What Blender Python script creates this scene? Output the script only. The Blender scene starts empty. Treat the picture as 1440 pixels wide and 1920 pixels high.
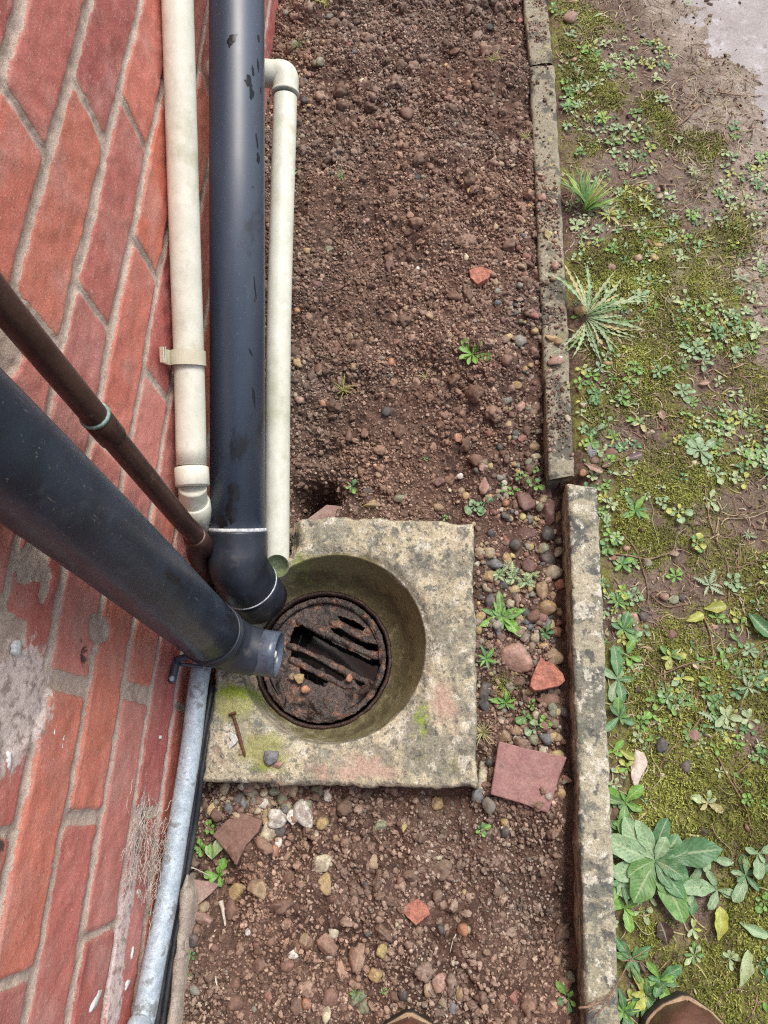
import bpy, math, random
import numpy as np
from mathutils import Matrix
R_ = math.radians
SC = bpy.context.scene; COL = SC.collection
rng = np.random.default_rng(7); random.seed(7)
# ------------------------------------------------------------------ camera
F = 1388.9; CAMZ = .95; WX = .335
_D = np.array([(848.9-720)/F, -(1475.6-960)/F, -1.]); _D /= np.linalg.norm(_D); _Z = -_D
_a = (893.7-720)/F; _b = (-_a*_D[0]+_D[2])/_D[1]; _Y = np.array([_a, _b, -1.]); _Y /= np.linalg.norm(_Y); _X = np.cross(_Y, _Z)
RC = np.array([_X, _Y, _Z])
cam = bpy.data.cameras.new('camera'); camo = bpy.data.objects.new('camera', cam); COL.objects.link(camo)
m4 = np.eye(4); m4[:3, :3] = RC; m4[2, 3] = CAMZ; camo.matrix_world = Matrix(m4.tolist())
cam.sensor_width = 36; cam.sensor_fit = 'AUTO'; cam.lens = F/1920*36; cam.clip_start = .01; cam.clip_end = 300
SC.camera = camo; SC.render.resolution_x = 768; SC.render.resolution_y = 1024
# ------------------------------------------------------------------ sky, sun, exposure
SUN_EL, SUN_AZ = R_(62), R_(38)      # azimuth measured from +Y towards +X
w = bpy.data.worlds.new('World'); SC.world = w; w.use_nodes = True; nt = w.node_tree
sky = nt.nodes.new('ShaderNodeTexSky'); sky.sky_type = 'NISHITA'; sky.sun_disc = False; sky.sun_elevation = SUN_EL; sky.sun_rotation = SUN_AZ
sky.air_density = 1; sky.dust_density = 4
hs = nt.nodes.new('ShaderNodeHueSaturation'); hs.inputs['Saturation'].default_value = .75
nt.links.new(sky.outputs[0], hs.inputs['Color']); nt.links.new(hs.outputs[0], nt.nodes['Background'].inputs[0])
nt.nodes['Background'].inputs[1].default_value = .14
sl = bpy.data.lights.new('sun', 'SUN'); sl.energy = 1.5; sl.angle = R_(20); sl.color = (1, .965, .90)
so = bpy.data.objects.new('sun', sl); COL.objects.link(so); so.rotation_euler = (R_(90)-SUN_EL, 0, -SUN_AZ+math.pi); so.location = (2, 2, 4)
so.rotation_euler = (0, 0, 0)
from mathutils import Vector
_sd = Vector((math.sin(SUN_AZ)*math.cos(SUN_EL), math.cos(SUN_AZ)*math.cos(SUN_EL), math.sin(SUN_EL)))
so.rotation_euler = _sd.to_track_quat('Z', 'Y').to_euler()
SC.view_settings.view_transform = 'Standard'; SC.view_settings.look = 'None'; SC.view_settings.gamma = 1; SC.view_settings.exposure = .56
SC.cycles.max_bounces = 5; SC.cycles.diffuse_bounces = 3; SC.cycles.glossy_bounces = 3; SC.cycles.filter_width = 1.15; SC.cycles.use_denoising = False; SC.cycles.use_adaptive_sampling = False; SC.cycles.caustics_reflective = False; SC.cycles.caustics_refractive = False
# ------------------------------------------------------------------ projection helpers
def ray(px, py): return RC@np.array([(px-720)/F, -(py-960)/F, -1.])
def G(px, py, z=0.):
    d = ray(px, py); return np.array([0, 0, CAMZ])+d*((z-CAMZ)/d[2])
def W(px, py, x=-WX):
    d = ray(px, py); return np.array([0, 0, CAMZ])+d*(x/d[0])
def P(px, py, dep): return np.array([0, 0, CAMZ])+ray(px, py)*dep
PX = .00069
def S0(r, g, b): return tuple(((c/255)/12.92 if c/255 <= .04045 else ((c/255+.055)/1.055)**2.4) for c in (r, g, b))
def S(r, g, b, k=.90):
    l = .3*r+.59*g+.11*b; return S0(*[l+(c-l)*k for c in (r, g, b)])
# ------------------------------------------------------------------ noise
def _h(i, j, k, s):
    n = (i*374761393+j*668265263+k*2147483647+s*1274126177) & 0xffffffff
    n = ((n ^ (n >> 13))*1274126177) & 0xffffffff
    n = ((n ^ (n >> 15))*2246822519) & 0xffffffff
    return ((n ^ (n >> 14)) & 0xffff)/32767.5-1
def vn(p, s=0):
    p = np.asarray(p, float)
    if p.shape[-1] == 2: p = np.concatenate([p, np.zeros(p.shape[:-1]+(1,))], -1)
    i = np.floor(p).astype(np.int64); f = p-i; u = f*f*(3-2*f)
    r = 0
    for a in (0, 1):
        for b in (0, 1):
            for c in (0, 1):
                wgt = (u[..., 0] if a else 1-u[..., 0])*(u[..., 1] if b else 1-u[..., 1])*(u[..., 2] if c else 1-u[..., 2])
                r = r+wgt*_h(i[..., 0]+a, i[..., 1]+b, i[..., 2]+c, s)
    return r
def fbm(p, sc, octv=3, s=0, g=.5):
    p = np.asarray(p, float)*sc; r = 0; a = 1
    for o in range(octv): r = r+a*vn(p*(2.03**o)+o*17.3, s+o*7); a *= g
    return r
def sm(a, b, x):
    t = np.clip((x-a)/(b-a), 0, 1); return t*t*(3-2*t)
# ------------------------------------------------------------------ mesh helpers
def link(o, parent=None):
    COL.objects.link(o)
    if parent is not None: o.parent = parent
    return o
def mesh(name, v, f, m, parent=None, attrs=None, uv=None, smooth=True, origin=None):
    v = np.asarray(v, np.float32).reshape(-1, 3)
    org = np.zeros(3) if origin is None else np.asarray(origin, float)
    if parent is not None: org = np.array(parent.get('_org', (0, 0, 0)), float)
    me = bpy.data.meshes.new(name); vv = (v-org).astype(np.float32)
    me.vertices.add(len(vv)); me.vertices.foreach_set('co', vv.ravel())
    fs = f if isinstance(f, list) else [f]
    fs = [np.asarray(a, np.int32) for a in fs if len(a)]
    tot = np.concatenate([np.full(len(a), a.shape[1], np.int32) for a in fs]); idx = np.concatenate([a.ravel() for a in fs])
    me.loops.add(len(idx)); me.loops.foreach_set('vertex_index', idx)
    me.polygons.add(len(tot)); st = np.concatenate([[0], np.cumsum(tot)[:-1]]).astype(np.int32)
    me.polygons.foreach_set('loop_start', st); me.polygons.foreach_set('loop_total', tot)
    me.polygons.foreach_set('use_smooth', np.full(len(tot), smooth))
    for k, a in (attrs or {}).items():
        a = np.asarray(a, np.float32)
        if a.ndim == 1: me.attributes.new(k, 'FLOAT', 'POINT').data.foreach_set('value', a)
        else:
            c = np.ones((len(a), 4), np.float32); c[:, :3] = a
            me.attributes.new(k, 'FLOAT_COLOR', 'POINT').data.foreach_set('color', c.ravel())
    if uv is not None:
        l = me.uv_layers.new(name='UVMap'); l.data.foreach_set('uv', np.asarray(uv, np.float32)[idx].ravel())
    me.update(calc_edges=True); me.validate()
    if m is not None: me.materials.append(m)
    o = bpy.data.objects.new(name, me)
    if parent is None: o.location = org
    return link(o, parent)
def tag(o, label, cat, group=None):
    o['label'] = label; o['category'] = cat
    if group: o['group'] = group
    return o
def struct(o): o['kind'] = 'structure'; return o
def thing(name, loc, label, cat, group=None):
    o = bpy.data.objects.new(name, None); o.location = loc; o.empty_display_size = .02; link(o); o['_org'] = [float(c) for c in loc]
    return tag(o, label, cat, group)
def grid_faces(n, m, wrap=False, off=0):
    i = np.arange(n-1)[:, None]; mm = m if wrap else m-1; j = np.arange(mm)[None]; j2 = (j+1) % m
    return np.stack([i*m+j, i*m+j2, (i+1)*m+j2, (i+1)*m+j], -1).reshape(-1, 4)+off
class MB:
    def __init__(s): s.v = []; s.f4 = []; s.f3 = []; s.c = []; s.uv = []; s.n = 0
    def add(s, v, f, col=None, uv=None):
        v = np.asarray(v, float).reshape(-1, 3); f = np.asarray(f)
        (s.f4 if f.shape[1] == 4 else s.f3).append(f+s.n); s.v.append(v); s.n += len(v)
        if col is not None: s.c.append(np.broadcast_to(np.asarray(col, float), (len(v), 3)))
        if uv is not None: s.uv.append(uv)
        return s
    def build(s, name, m, parent=None, smooth=True, origin=None):
        f = []
        if s.f4: f.append(np.concatenate(s.f4))
        if s.f3: f.append(np.concatenate(s.f3))
        return mesh(name, np.concatenate(s.v), f, m, parent, {'Col': np.concatenate(s.c)} if s.c else None, np.concatenate(s.uv) if s.uv else None, smooth, origin)
def spline(pts, n=8):
    p = np.asarray(pts, float)
    if len(p) < 3: return p
    q = np.vstack([2*p[0]-p[1], p, 2*p[-1]-p[-2]]); out = []
    for i in range(1, len(q)-2):
        for t in np.linspace(0, 1, n, endpoint=False):
            out.append(.5*((2*q[i])+(-q[i-1]+q[i+1])*t+(2*q[i-1]-5*q[i]+4*q[i+1]-q[i+2])*t*t+(-q[i-1]+3*q[i]-3*q[i+1]+q[i+2])*t**3))
    return np.array(out+[p[-1]])
def tube(pts, rad, seg=40, cap=True, rnd=0.0):
    p = np.asarray(pts, float); n = len(p); rad = np.broadcast_to(np.asarray(rad, float), (n,))
    t = np.gradient(p, axis=0); t /= np.linalg.norm(t, axis=1)[:, None]
    u = np.cross(t[0], [0, 0, 1.]); u = u if np.linalg.norm(u) > .1 else np.cross(t[0], [1., 0, 0]); u /= np.linalg.norm(u)
    a = np.linspace(0, 2*np.pi, seg, endpoint=False); V = []
    for i in range(n):
        u = u-t[i]*(u@t[i]); u /= np.linalg.norm(u); w_ = np.cross(t[i], u)
        V.append(p[i]+rad[i]*(np.cos(a)[:, None]*u+np.sin(a)[:, None]*w_))
    V = np.concatenate(V); Fq = grid_faces(n, seg, True)[:, ::-1]
    if cap:
        V = np.vstack([V, p[0], p[-1]]); c0, c1 = n*seg, n*seg+1; j = np.arange(seg); j2 = (j+1) % seg
        t0 = np.stack([j, j2, np.full(seg, c0), np.full(seg, c0)], -1)
        Ft = np.concatenate([np.stack([j2, j, np.full(seg, c0)], -1)[:, ::-1], np.stack([(n-1)*seg+j, (n-1)*seg+j2, np.full(seg, c1)], -1)[:, ::-1]])
        return V, [Fq, Ft]
    return V, [Fq]
def tube_obj(name, pts, rad, m, parent=None, seg=40, origin=None, hollow=0):
    if hollow:      # open pipe end: outer skin, lip and inner skin as one profile swept along the path and back
        p = np.asarray(pts, float); rad = np.broadcast_to(np.asarray(rad, float), (len(p),))
        v1, f1 = tube(p, rad, seg, False); v2, f2 = tube(p, rad-hollow, seg, False)
        n = len(v1); s = len(p)
        f = [f1[0], f2[0][:, ::-1]+n]
        j = np.arange(seg); j2 = (j+1) % seg
        for r in (0, s-1):
            q = np.stack([r*seg+j, r*seg+j2, n+r*seg+j2, n+r*seg+j], -1); f.append(q if r == 0 else q[:, ::-1])
        return mesh(name, np.vstack([v1, v2]), np.concatenate(f), m, parent, origin=origin)
    v, f = tube(pts, rad, seg); return mesh(name, v, f, m, parent, origin=origin)
def lin(a, b, n): return np.linspace(np.asarray(a, float), np.asarray(b, float), n)
def ring_profile(p0, p1, r, ch=.0012):   # short collar with small chamfers
    p0 = np.asarray(p0, float); p1 = np.asarray(p1, float); L_ = np.linalg.norm(p1-p0); d = (p1-p0)/L_
    s = [0, ch, L_*.5, L_-ch, L_]; return np.array([p0+d*k for k in s]), np.array([r-ch, r, r, r, r-ch])
import bmesh
def _ico(sub):
    bm = bmesh.new(); bmesh.ops.create_icosphere(bm, subdivisions=sub, radius=1); bm.verts.ensure_lookup_table()
    v = np.array([x.co[:] for x in bm.verts]); f = np.array([[q.index for q in p.verts] for p in bm.faces]); bm.free(); return v, f
ICO = {1: _ico(1), 2: _ico(2), 3: _ico(3), 4: _ico(4)}
def rock(seed, form='p', sub=3):
    v, f = ICO[sub]; v = v.copy(); r = np.random.default_rng(seed)
    if form == 'p': v = v*(1+.30*fbm(v, .85, 2, seed))[:, None]+v*(.06*vn(v*3.2, seed))[:, None]
    if form == 'p':
        for k in range(5):
            n = r.normal(size=3); n /= np.linalg.norm(n); d = r.uniform(.62, .9); e = v@n-d; v = v-(.75*(e+np.sqrt(e*e+.004))/2)[:, None]*n
        v = v*(1+.025*vn(v*6, seed+2))[:, None]
    if form == 'p': pass
    elif form in 'bc': v = v*(1+.32*fbm(v, 1.0, 2, seed)+(.26*fbm(v, 2.4, 3, seed+4, .75)-.22*np.abs(vn(v*5.5, seed+8)) if form == 'c' else .14*vn(v*2.5, seed+4)))[:, None]
    else:
        v = v*(1.1+.2*vn(v*.9, seed))[:, None]
        for k in range(9 if form == 'a' else 7):
            n = r.normal(size=3); n /= np.linalg.norm(n); d = r.uniform(.5, .8); e = v@n-d
            v = v-np.where(e > 0, e*.93, 0)[:, None]*n
        v = v*(1+.05*vn(v*3.2, seed+3)+.03*vn(v*8, seed+4))[:, None]
    v = v/np.abs(v).max(0); return v, f
# ------------------------------------------------------------------ material helper
class NT:
    def __init__(s, name):
        s.m = bpy.data.materials.new(name); s.m.use_nodes = True; s.t = s.m.node_tree; s.b = s.t.nodes['Principled BSDF']
        s.tc = s.t.nodes.new('ShaderNodeTexCoord'); s.oi = s.t.nodes.new('ShaderNodeObjectInfo'); s.w = s.math('MULTIPLY', s.oi.outputs['Random'], 37.)
    def n(s, typ, **kw):
        x = s.t.nodes.new(typ)
        for k, v in kw.items():
            if k.startswith('_'): setattr(x, k[1:], v); continue
            s.set(x.inputs[k.replace('__', ' ')], v)
        return x
    def set(s, sock, v):
        if isinstance(v, bpy.types.NodeSocket): s.t.links.new(v, sock)
        elif isinstance(v, tuple) and len(v) == 3 and sock.type == 'RGBA': sock.default_value = (*v, 1)
        else: sock.default_value = v
    def math(s, op, a, b=0., clamp=False):
        x = s.t.nodes.new('ShaderNodeMath'); x.operation = op; x.use_clamp = clamp; s.set(x.inputs[0], a); s.set(x.inputs[1], b); return x.outputs[0]
    def noise(s, scale, detail=4, rough=.55, vec=None, stretch=None):
        v = vec or s.tc.outputs['Object']
        if stretch:
            mp = s.t.nodes.new('ShaderNodeMapping'); s.set(mp.inputs[0], v); mp.inputs['Scale'].default_value = stretch; v = mp.outputs[0]
        x = s.n('ShaderNodeTexNoise', _noise_dimensions='4D', Vector=v, W=s.w, Scale=float(scale), Detail=float(detail), Roughness=rough); return x.outputs['Fac']
    def ramp(s, f, lo, hi):
        x = s.t.nodes.new('ShaderNodeMapRange'); x.interpolation_type = 'SMOOTHSTEP'; s.set(x.inputs[0], f); x.inputs[1].default_value = lo; x.inputs[2].default_value = hi; return x.outputs[0]
    def mix(s, f, a, b, mode='MIX'):
        x = s.t.nodes.new('ShaderNodeMix'); x.data_type = 'RGBA'; x.blend_type = mode; s.set(x.inputs[0], f); s.set(x.inputs[6], a); s.set(x.inputs[7], b); return x.outputs[2]
    def attr(s, name, col=False):
        x = s.t.nodes.new('ShaderNodeAttribute'); x.attribute_name = name; return x.outputs['Color' if col else 'Fac']
    def bump(s, h, strength, dist, prev=None):
        x = s.n('ShaderNodeBump', Height=h, Strength=strength, Distance=dist)
        if prev: s.set(x.inputs['Normal'], prev)
        return x.outputs[0]
    def out(s, col, rough=.8, nrm=None, metal=0., spec=.5, grain=.3):
        if grain:
            g = s.math('ADD', s.math('MULTIPLY', s.ramp(s.noise(900, 2, .8), .3, .7), grain*1.3), s.math('MULTIPLY', s.ramp(s.noise(330, 3, .7), .32, .68), grain)); g = s.math('ADD', g, 1-grain*1.15)
            cb = s.t.nodes.new('ShaderNodeCombineColor'); [s.set(cb.inputs[i], g) for i in range(3)]; col = s.mix(1., col, cb.outputs[0], 'MULTIPLY')
        s.set(s.b.inputs['Base Color'], col); s.set(s.b.inputs['Roughness'], rough); s.set(s.b.inputs['Metallic'], metal); s.set(s.b.inputs['Specular IOR Level'], spec)
        if nrm: s.set(s.b.inputs['Normal'], nrm)
        return s.m
def std(name, c1, c2, sc=40, lo=.35, hi=.65, spots=(), rough=.8, rvar=0, bump=.4, bsc=200, bd=.001, metal=0., spec=.4, stretch=None, masks=(), det=5, grain=.3):
    t = NT(name)
    c = t.mix(t.ramp(t.noise(sc, det, .6, stretch=stretch), lo, hi), c1, c2)
    for (pc, ps, plo, phi, *rest) in spots:
        f = t.ramp(t.noise(ps, 6, .65, stretch=rest[1] if len(rest) > 1 else None), plo, phi)
        if rest and rest[0] is not None: f = t.math('MULTIPLY', f, rest[0])
        c = t.mix(f, c, pc)
    for (pc, an, k) in masks:
        f = t.math('ADD', t.attr(an), t.math('MULTIPLY', t.math('SUBTRACT', t.noise(k, 5, .6), .5), 1.2)); f = t.ramp(f, .35, .75); c = t.mix(f, c, pc)
    nb = t.noise(bsc, 6, .65); nr = t.bump(nb, bump, bd)
    r = rough if not rvar else t.math('ADD', t.math('MULTIPLY', t.math('SUBTRACT', t.noise(sc*1.7, 4), .5), rvar*2), rough, True)
    return t.out(c, r, nr, metal, spec, grain)
# ------------------------------------------------------------------ materials
SOIL = S(112, 86, 77); SOILD = S(78, 57, 49); SOILL = S(146, 116, 102)
M = {}
M['black'] = std('black_plastic', S0(52, 64, 80), S0(64, 77, 95), 25, rough=.44, rvar=.06, bump=.06, bsc=90, bd=.0008, spec=1., grain=.05, stretch=(1, .12, .3),
    spots=[(S0(20, 24, 32), 38, .66, .69, .9, (1.6, .7, .7)), (S(86, 90, 96), 30, .6, .72, .35, (1, .25, 1)), (S(138, 142, 148), 380, .63, .67, .6), (S(110, 116, 124), 120, .66, .69, .5, (4, .5, 1)), (S(28, 30, 34), 16, .6, .68, .8, (1, .4, 1)), (S(150, 150, 150), 60, .74, .78, .5, (6, 1, 1))])
M['wet'] = std('wet_black_plastic', S0(14, 17, 22), S0(22, 26, 32), 90, rough=.25, bump=.1, grain=.05)
M['down'] = std('shade_toned_downpipe_plastic', S0(30, 42, 58), S0(44, 57, 74), 25, rough=.36, rvar=.08, bump=.08, bsc=90, bd=.0008, spec=.55, grain=.08,  # weaker sky reflection on the upright pipe put into a darker base
    spots=[(S(96, 102, 108), 30, .56, .72, .45), (S(120, 122, 124), 70, .64, .68, .5, (5, 5, .6)), (S(140, 144, 148), 380, .63, .67, .6), (S(22, 26, 30), 26, .62, .68, .8, (1, 1, .3))])
M['black_dusty'] = std('dusty_black_plastic', S0(32, 38, 47), S0(46, 52, 62), 30, rough=.42, rvar=.1, bump=.15, bsc=140, bd=.0008, spec=.5, grain=.1,
    spots=[(S(104, 98, 90), 55, .55, .75, .45), (S(150, 148, 140), 380, .66, .72, .6), (S(30, 32, 36), 18, .6, .7, .7)])
M['offcut'] = std('sky_tinted_black_plastic', S(58, 66, 80), S(84, 94, 110), 40, rough=.28, rvar=.1, bump=.4, bsc=90, bd=.001, spec=.6, spots=[(S(150, 155, 160), 300, .62, .7, .7)])  # sky reflection on the stub put into a lighter, bluish base
M['white'] = std('weathered_white_plastic', S(222, 221, 204), S(208, 208, 190), 30, rough=.5, rvar=.1, bump=.08, bsc=120, bd=.0005, spec=.4, grain=.04,
    spots=[(S(226, 228, 220), 90, .52, .68, .5), (S(120, 112, 90), 260, .66, .70, .6), (S(172, 172, 138), 18, .52, .68, .6), (S(84, 74, 62), 420, .67, .70, .7), (S(190, 188, 166), 70, .5, .66, .5, (1, .5, 1))])
M['cream'] = std('cream_plastic', S(212, 206, 182), S(200, 194, 168), 60, rough=.45, bump=.1, grain=.05, spots=[(S(130, 118, 90), 300, .7, .78, .6)])
M['algae_inside'] = std('algae_lined_plastic', S(196, 206, 150), S(150, 168, 96), 120, rough=.5, spots=[(S(40, 40, 30), 300, .68, .74)])
M['cement'] = std('white_solvent_cement', S(222, 224, 222), S(170, 175, 178), 200, rough=.5, bump=.8, bsc=400, bd=.001)
M['copper'] = std('aged_copper', S(92, 66, 60), S(72, 50, 46), 30, rough=.42, rvar=.15, metal=.35, bump=.3, bsc=260, bd=.0006,
    spots=[(S(122, 100, 92), 70, .58, .7, .6), (S(150, 138, 126), 420, .68, .74, .7), (S(52, 36, 32), 40, .6, .72, .6)])
M['verdigris'] = std('verdigris', S(142, 172, 164), S(104, 128, 118), 200, rough=.7)
M['galv'] = std('galvanised_steel', S0(156, 170, 180), S0(190, 203, 212), 60, rough=.55, rvar=.15, metal=.1, bump=.4, bsc=200, bd=.0008,
    spots=[(S(112, 116, 116), 60, .52, .62, .8), (S(160, 140, 80), 45, .64, .7, .75), (S(205, 212, 214), 160, .6, .68, .7), (S(110, 92, 72), 90, .66, .74, .7)])
M['rubber'] = std('black_cable_sheath', S(40, 42, 46), S(62, 64, 68), 50, rough=.45, spots=[(S(140, 134, 124), 200, .62, .72, .6)])
M['white_part'] = std('white_plastic_scrap', S(232, 230, 222), S(206, 204, 198), 60, rough=.5)
M['concrete'] = std('lichened_concrete', S(168, 158, 130), S(194, 182, 152), 30, grain=.42, rough=.9, bump=.9, bsc=260, bd=.0018,
    spots=[(S(176, 150, 128), 12, .5, .62, .6), (S(124, 122, 106), 22, .46, .56, .8), (S(96, 96, 88), 60, .52, .6, .85), (S(206, 200, 180), 85, .52, .6, .75), (S(150, 148, 92), 22, .6, .72, .5), (S(84, 84, 78), 170, .53, .61, .75), (S(214, 210, 194), 300, .6, .68, .6)],
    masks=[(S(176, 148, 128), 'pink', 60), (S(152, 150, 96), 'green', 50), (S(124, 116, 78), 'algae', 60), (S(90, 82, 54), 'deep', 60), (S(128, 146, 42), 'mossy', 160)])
M['kerb'] = std('lichened_kerb_concrete', S(148, 143, 120), S(174, 167, 142), 24, grain=.42, rough=.92, bump=1, bsc=240, bd=.0022,
    spots=[(S(110, 112, 100), 26, .5, .57, .9), (S(88, 90, 86), 60, .53, .6, .9), (S(206, 202, 184), 85, .52, .6, .75), (S(164, 160, 100), 20, .6, .7, .5), (S(66, 68, 64), 210, .62, .7, .7)])
M['kerb_dark'] = std('dirty_kerb_concrete', S(142, 136, 116), S(166, 158, 134), 24, grain=.42, rough=.92, bump=1, bsc=240, bd=.0022,
    spots=[(S(88, 88, 78), 24, .48, .56, .9), (S(66, 69, 66), 40, .56, .62, .95), (S(112, 90, 78), 30, .6, .7, .7), (S(184, 178, 130), 40, .56, .66, .75), (S(204, 200, 184), 90, .6, .68, .6), (S(60, 60, 54), 210, .62, .7, .7)])
M['iron'] = std('rusty_cast_iron', S(88, 72, 66), S(58, 49, 46), 60, rough=.36, grain=.5, rvar=.2, bump=1, bsc=230, bd=.003, spec=.5,
    spots=[(S(150, 104, 80), 80, .52, .62, .75), (S(92, 92, 78), 30, .56, .68, .7), (S(36, 31, 29), 70, .55, .66, .8), (S(140, 120, 100), 380, .66, .72, .7)])
M['iron_ring'] = std('wet_rusty_iron', S(66, 42, 34), S(44, 34, 30), 90, rough=.32, bump=1, bsc=300, bd=.002, spots=[(S(120, 66, 44), 120, .6, .68, .7)])
M['water'] = std('black_water', S(12, 12, 12), S(16, 16, 15), 10, rough=.05, bump=.05, bsc=30, spec=.5)
M['pit'] = std('slimy_pot_wall', S(22, 20, 18), S(12, 11, 10), 60, rough=.4)
M['tile_red'] = std('red_quarry_tile', S(146, 104, 100), S(158, 118, 110), 60, grain=.3, rough=.75, bump=.5, bsc=300, bd=.0006, spots=[(S(104, 66, 64), 300, .66, .72, .8), (S(176, 134, 124), 200, .62, .7, .5), (S(112, 82, 74), 45, .52, .68, .6), (S(118, 96, 84), 26, .56, .66, .8)])
M['terracotta'] = std('terracotta', S(184, 122, 102), S(164, 104, 86), 90, rough=.9, bump=1, bsc=380, bd=.0015, spots=[(S(224, 150, 120), 300, .6, .68, .6), (S(112, 74, 60), 260, .6, .68, .8), (S(122, 98, 84), 50, .56, .66, .8)])
M['tile_brown'] = std('muddy_brown_tile', S(136, 104, 90), S(124, 92, 80), 50, rough=.6, bump=.4, bsc=200, bd=.001, spots=[(S(96, 64, 52), 40, .52, .66, .8), (S(180, 150, 130), 260, .7, .76, .7), (S(150, 80, 76), 25, .6, .7, .6)])
M['tile_pink'] = std('pink_brown_tile', S(164, 136, 124), S(148, 118, 108), 60, rough=.85, bump=.5, bsc=250, bd=.001, spots=[(S(120, 92, 80), 60, .58, .7, .6)])
M['nail'] = std('rusty_nail', S(112, 72, 42), S(82, 52, 34), 300, rough=.8, bump=1, bsc=900)
M['boot'] = std('brown_boot_leather', S(112, 76, 62), S(92, 62, 50), 40, rough=.42, rvar=.12, bump=.5, bsc=200, bd=.0008, spots=[(S(150, 116, 98), 60, .6, .72, .5), (S(52, 38, 34), 90, .62, .7, .7)])
M['welt'] = std('pale_boot_welt', S(176, 150, 118), S(150, 124, 96), 90, rough=.8)
M['sole'] = std('dark_rubber_sole', S(48, 42, 38), S(62, 54, 48), 90, rough=.8)
M['lace'] = std('boot_lace', S(70, 50, 38), S(52, 38, 30), 400, rough=.9)
M['twig'] = std('dry_stem', S(150, 122, 98), S(118, 94, 74), 90, rough=.8, bump=.5, bsc=400)
M['root'] = std('white_root_fibre', S(206, 196, 182), S(176, 160, 144), 90, rough=.8)
M['paint'] = std('white_paint', S(222, 222, 216), S(200, 204, 200), 90, rough=.5)
M['path'] = std('wet_worn_concrete', S(162, 157, 156), S(138, 130, 126), 9, rough=.5, rvar=.2, bump=.6, bsc=120, bd=.002, spots=[(S(186, 184, 188), 30, .5, .66, .7), (S(112, 96, 90), 40, .56, .68, .7)])
def m_stone():
    t = NT('stone'); c = t.oi.outputs['Color']
    d = t.mix(t.ramp(t.noise(150, 5, .6), .35, .65), t.mix(1., c, (.62, .6, .58), 'MULTIPLY'), c)
    d = t.mix(t.math('MULTIPLY', t.ramp(t.noise(420, 4), .58, .7), .5), d, t.mix(1., c, (1.35, 1.35, 1.35), 'MULTIPLY'))
    d = t.mix(t.math('MULTIPLY', t.ramp(t.noise(90, 5, .65), .48, .62), .6), d, S(128, 106, 94))
    return t.out(d, .62, t.bump(t.noise(600, 5), .5, .0008), spec=.4)
M['stone'] = m_stone()
def m_attr(name, rough, sc, dark=.7, bump=.5, spec=.3):
    t = NT(name); c = t.attr('Col', True)
    d = t.mix(t.ramp(t.noise(sc, 4, .6), .35, .65), t.mix(1., c, (dark, dark, dark), 'MULTIPLY'), c)
    return t.out(d, rough, t.bump(t.noise(sc*3, 4), bump, .0006), spec=spec)
M['crumb'] = m_attr('soil_crumb', .78, 300, .72, .8)
M['moss'] = m_attr('moss', .8, 200, .8, 0)
def m_leaf():
    t = NT('leaf'); c = t.attr('Col', True); uv = t.n('ShaderNodeSeparateXYZ', Vector=t.tc.outputs['UV'])
    u, v = uv.outputs[0], uv.outputs[1]
    av = t.math('ABSOLUTE', t.math('SUBTRACT', v, .5))
    d = t.mix(t.ramp(t.noise(130, 4, .6), .35, .65), t.mix(1., c, (.68, .76, .66), 'MULTIPLY'), c)
    mid = t.ramp(av, .07, .015)
    d = t.mix(t.math('MULTIPLY', mid, .42), d, S(196, 208, 160))
    sv = t.math('SINE', t.math('MULTIPLY', t.math('SUBTRACT', u, t.math('MULTIPLY', av, .5)), 62.))
    d = t.mix(t.math('MULTIPLY', t.ramp(sv, .75, 1.), .10), d, S(190, 205, 160))
    d = t.mix(t.math('MULTIPLY', t.ramp(t.noise(260, 4), .62, .70), .7), d, S(92, 74, 62)); d = t.mix(t.math('MULTIPLY', t.ramp(t.noise(48, 4, .7), .58, .72), .4), d, S(150, 146, 90))
    t.out(d, .45, t.bump(t.math('ADD', t.math('MULTIPLY', sv, .3), t.noise(300, 3)), .25, .0008), spec=.45)
    tr = t.n('ShaderNodeBsdfTranslucent', Color=t.mix(1., d, (.8, 1., .4), 'MULTIPLY')); ms = t.n('ShaderNodeMixShader', Fac=.18)
    o = t.t.nodes['Material Output']; t.t.links.new(t.b.outputs[0], ms.inputs[1]); t.t.links.new(tr.outputs[0], ms.inputs[2]); t.t.links.new(ms.outputs[0], o.inputs[0]); return t.m
M['leaf'] = m_leaf()
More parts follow.
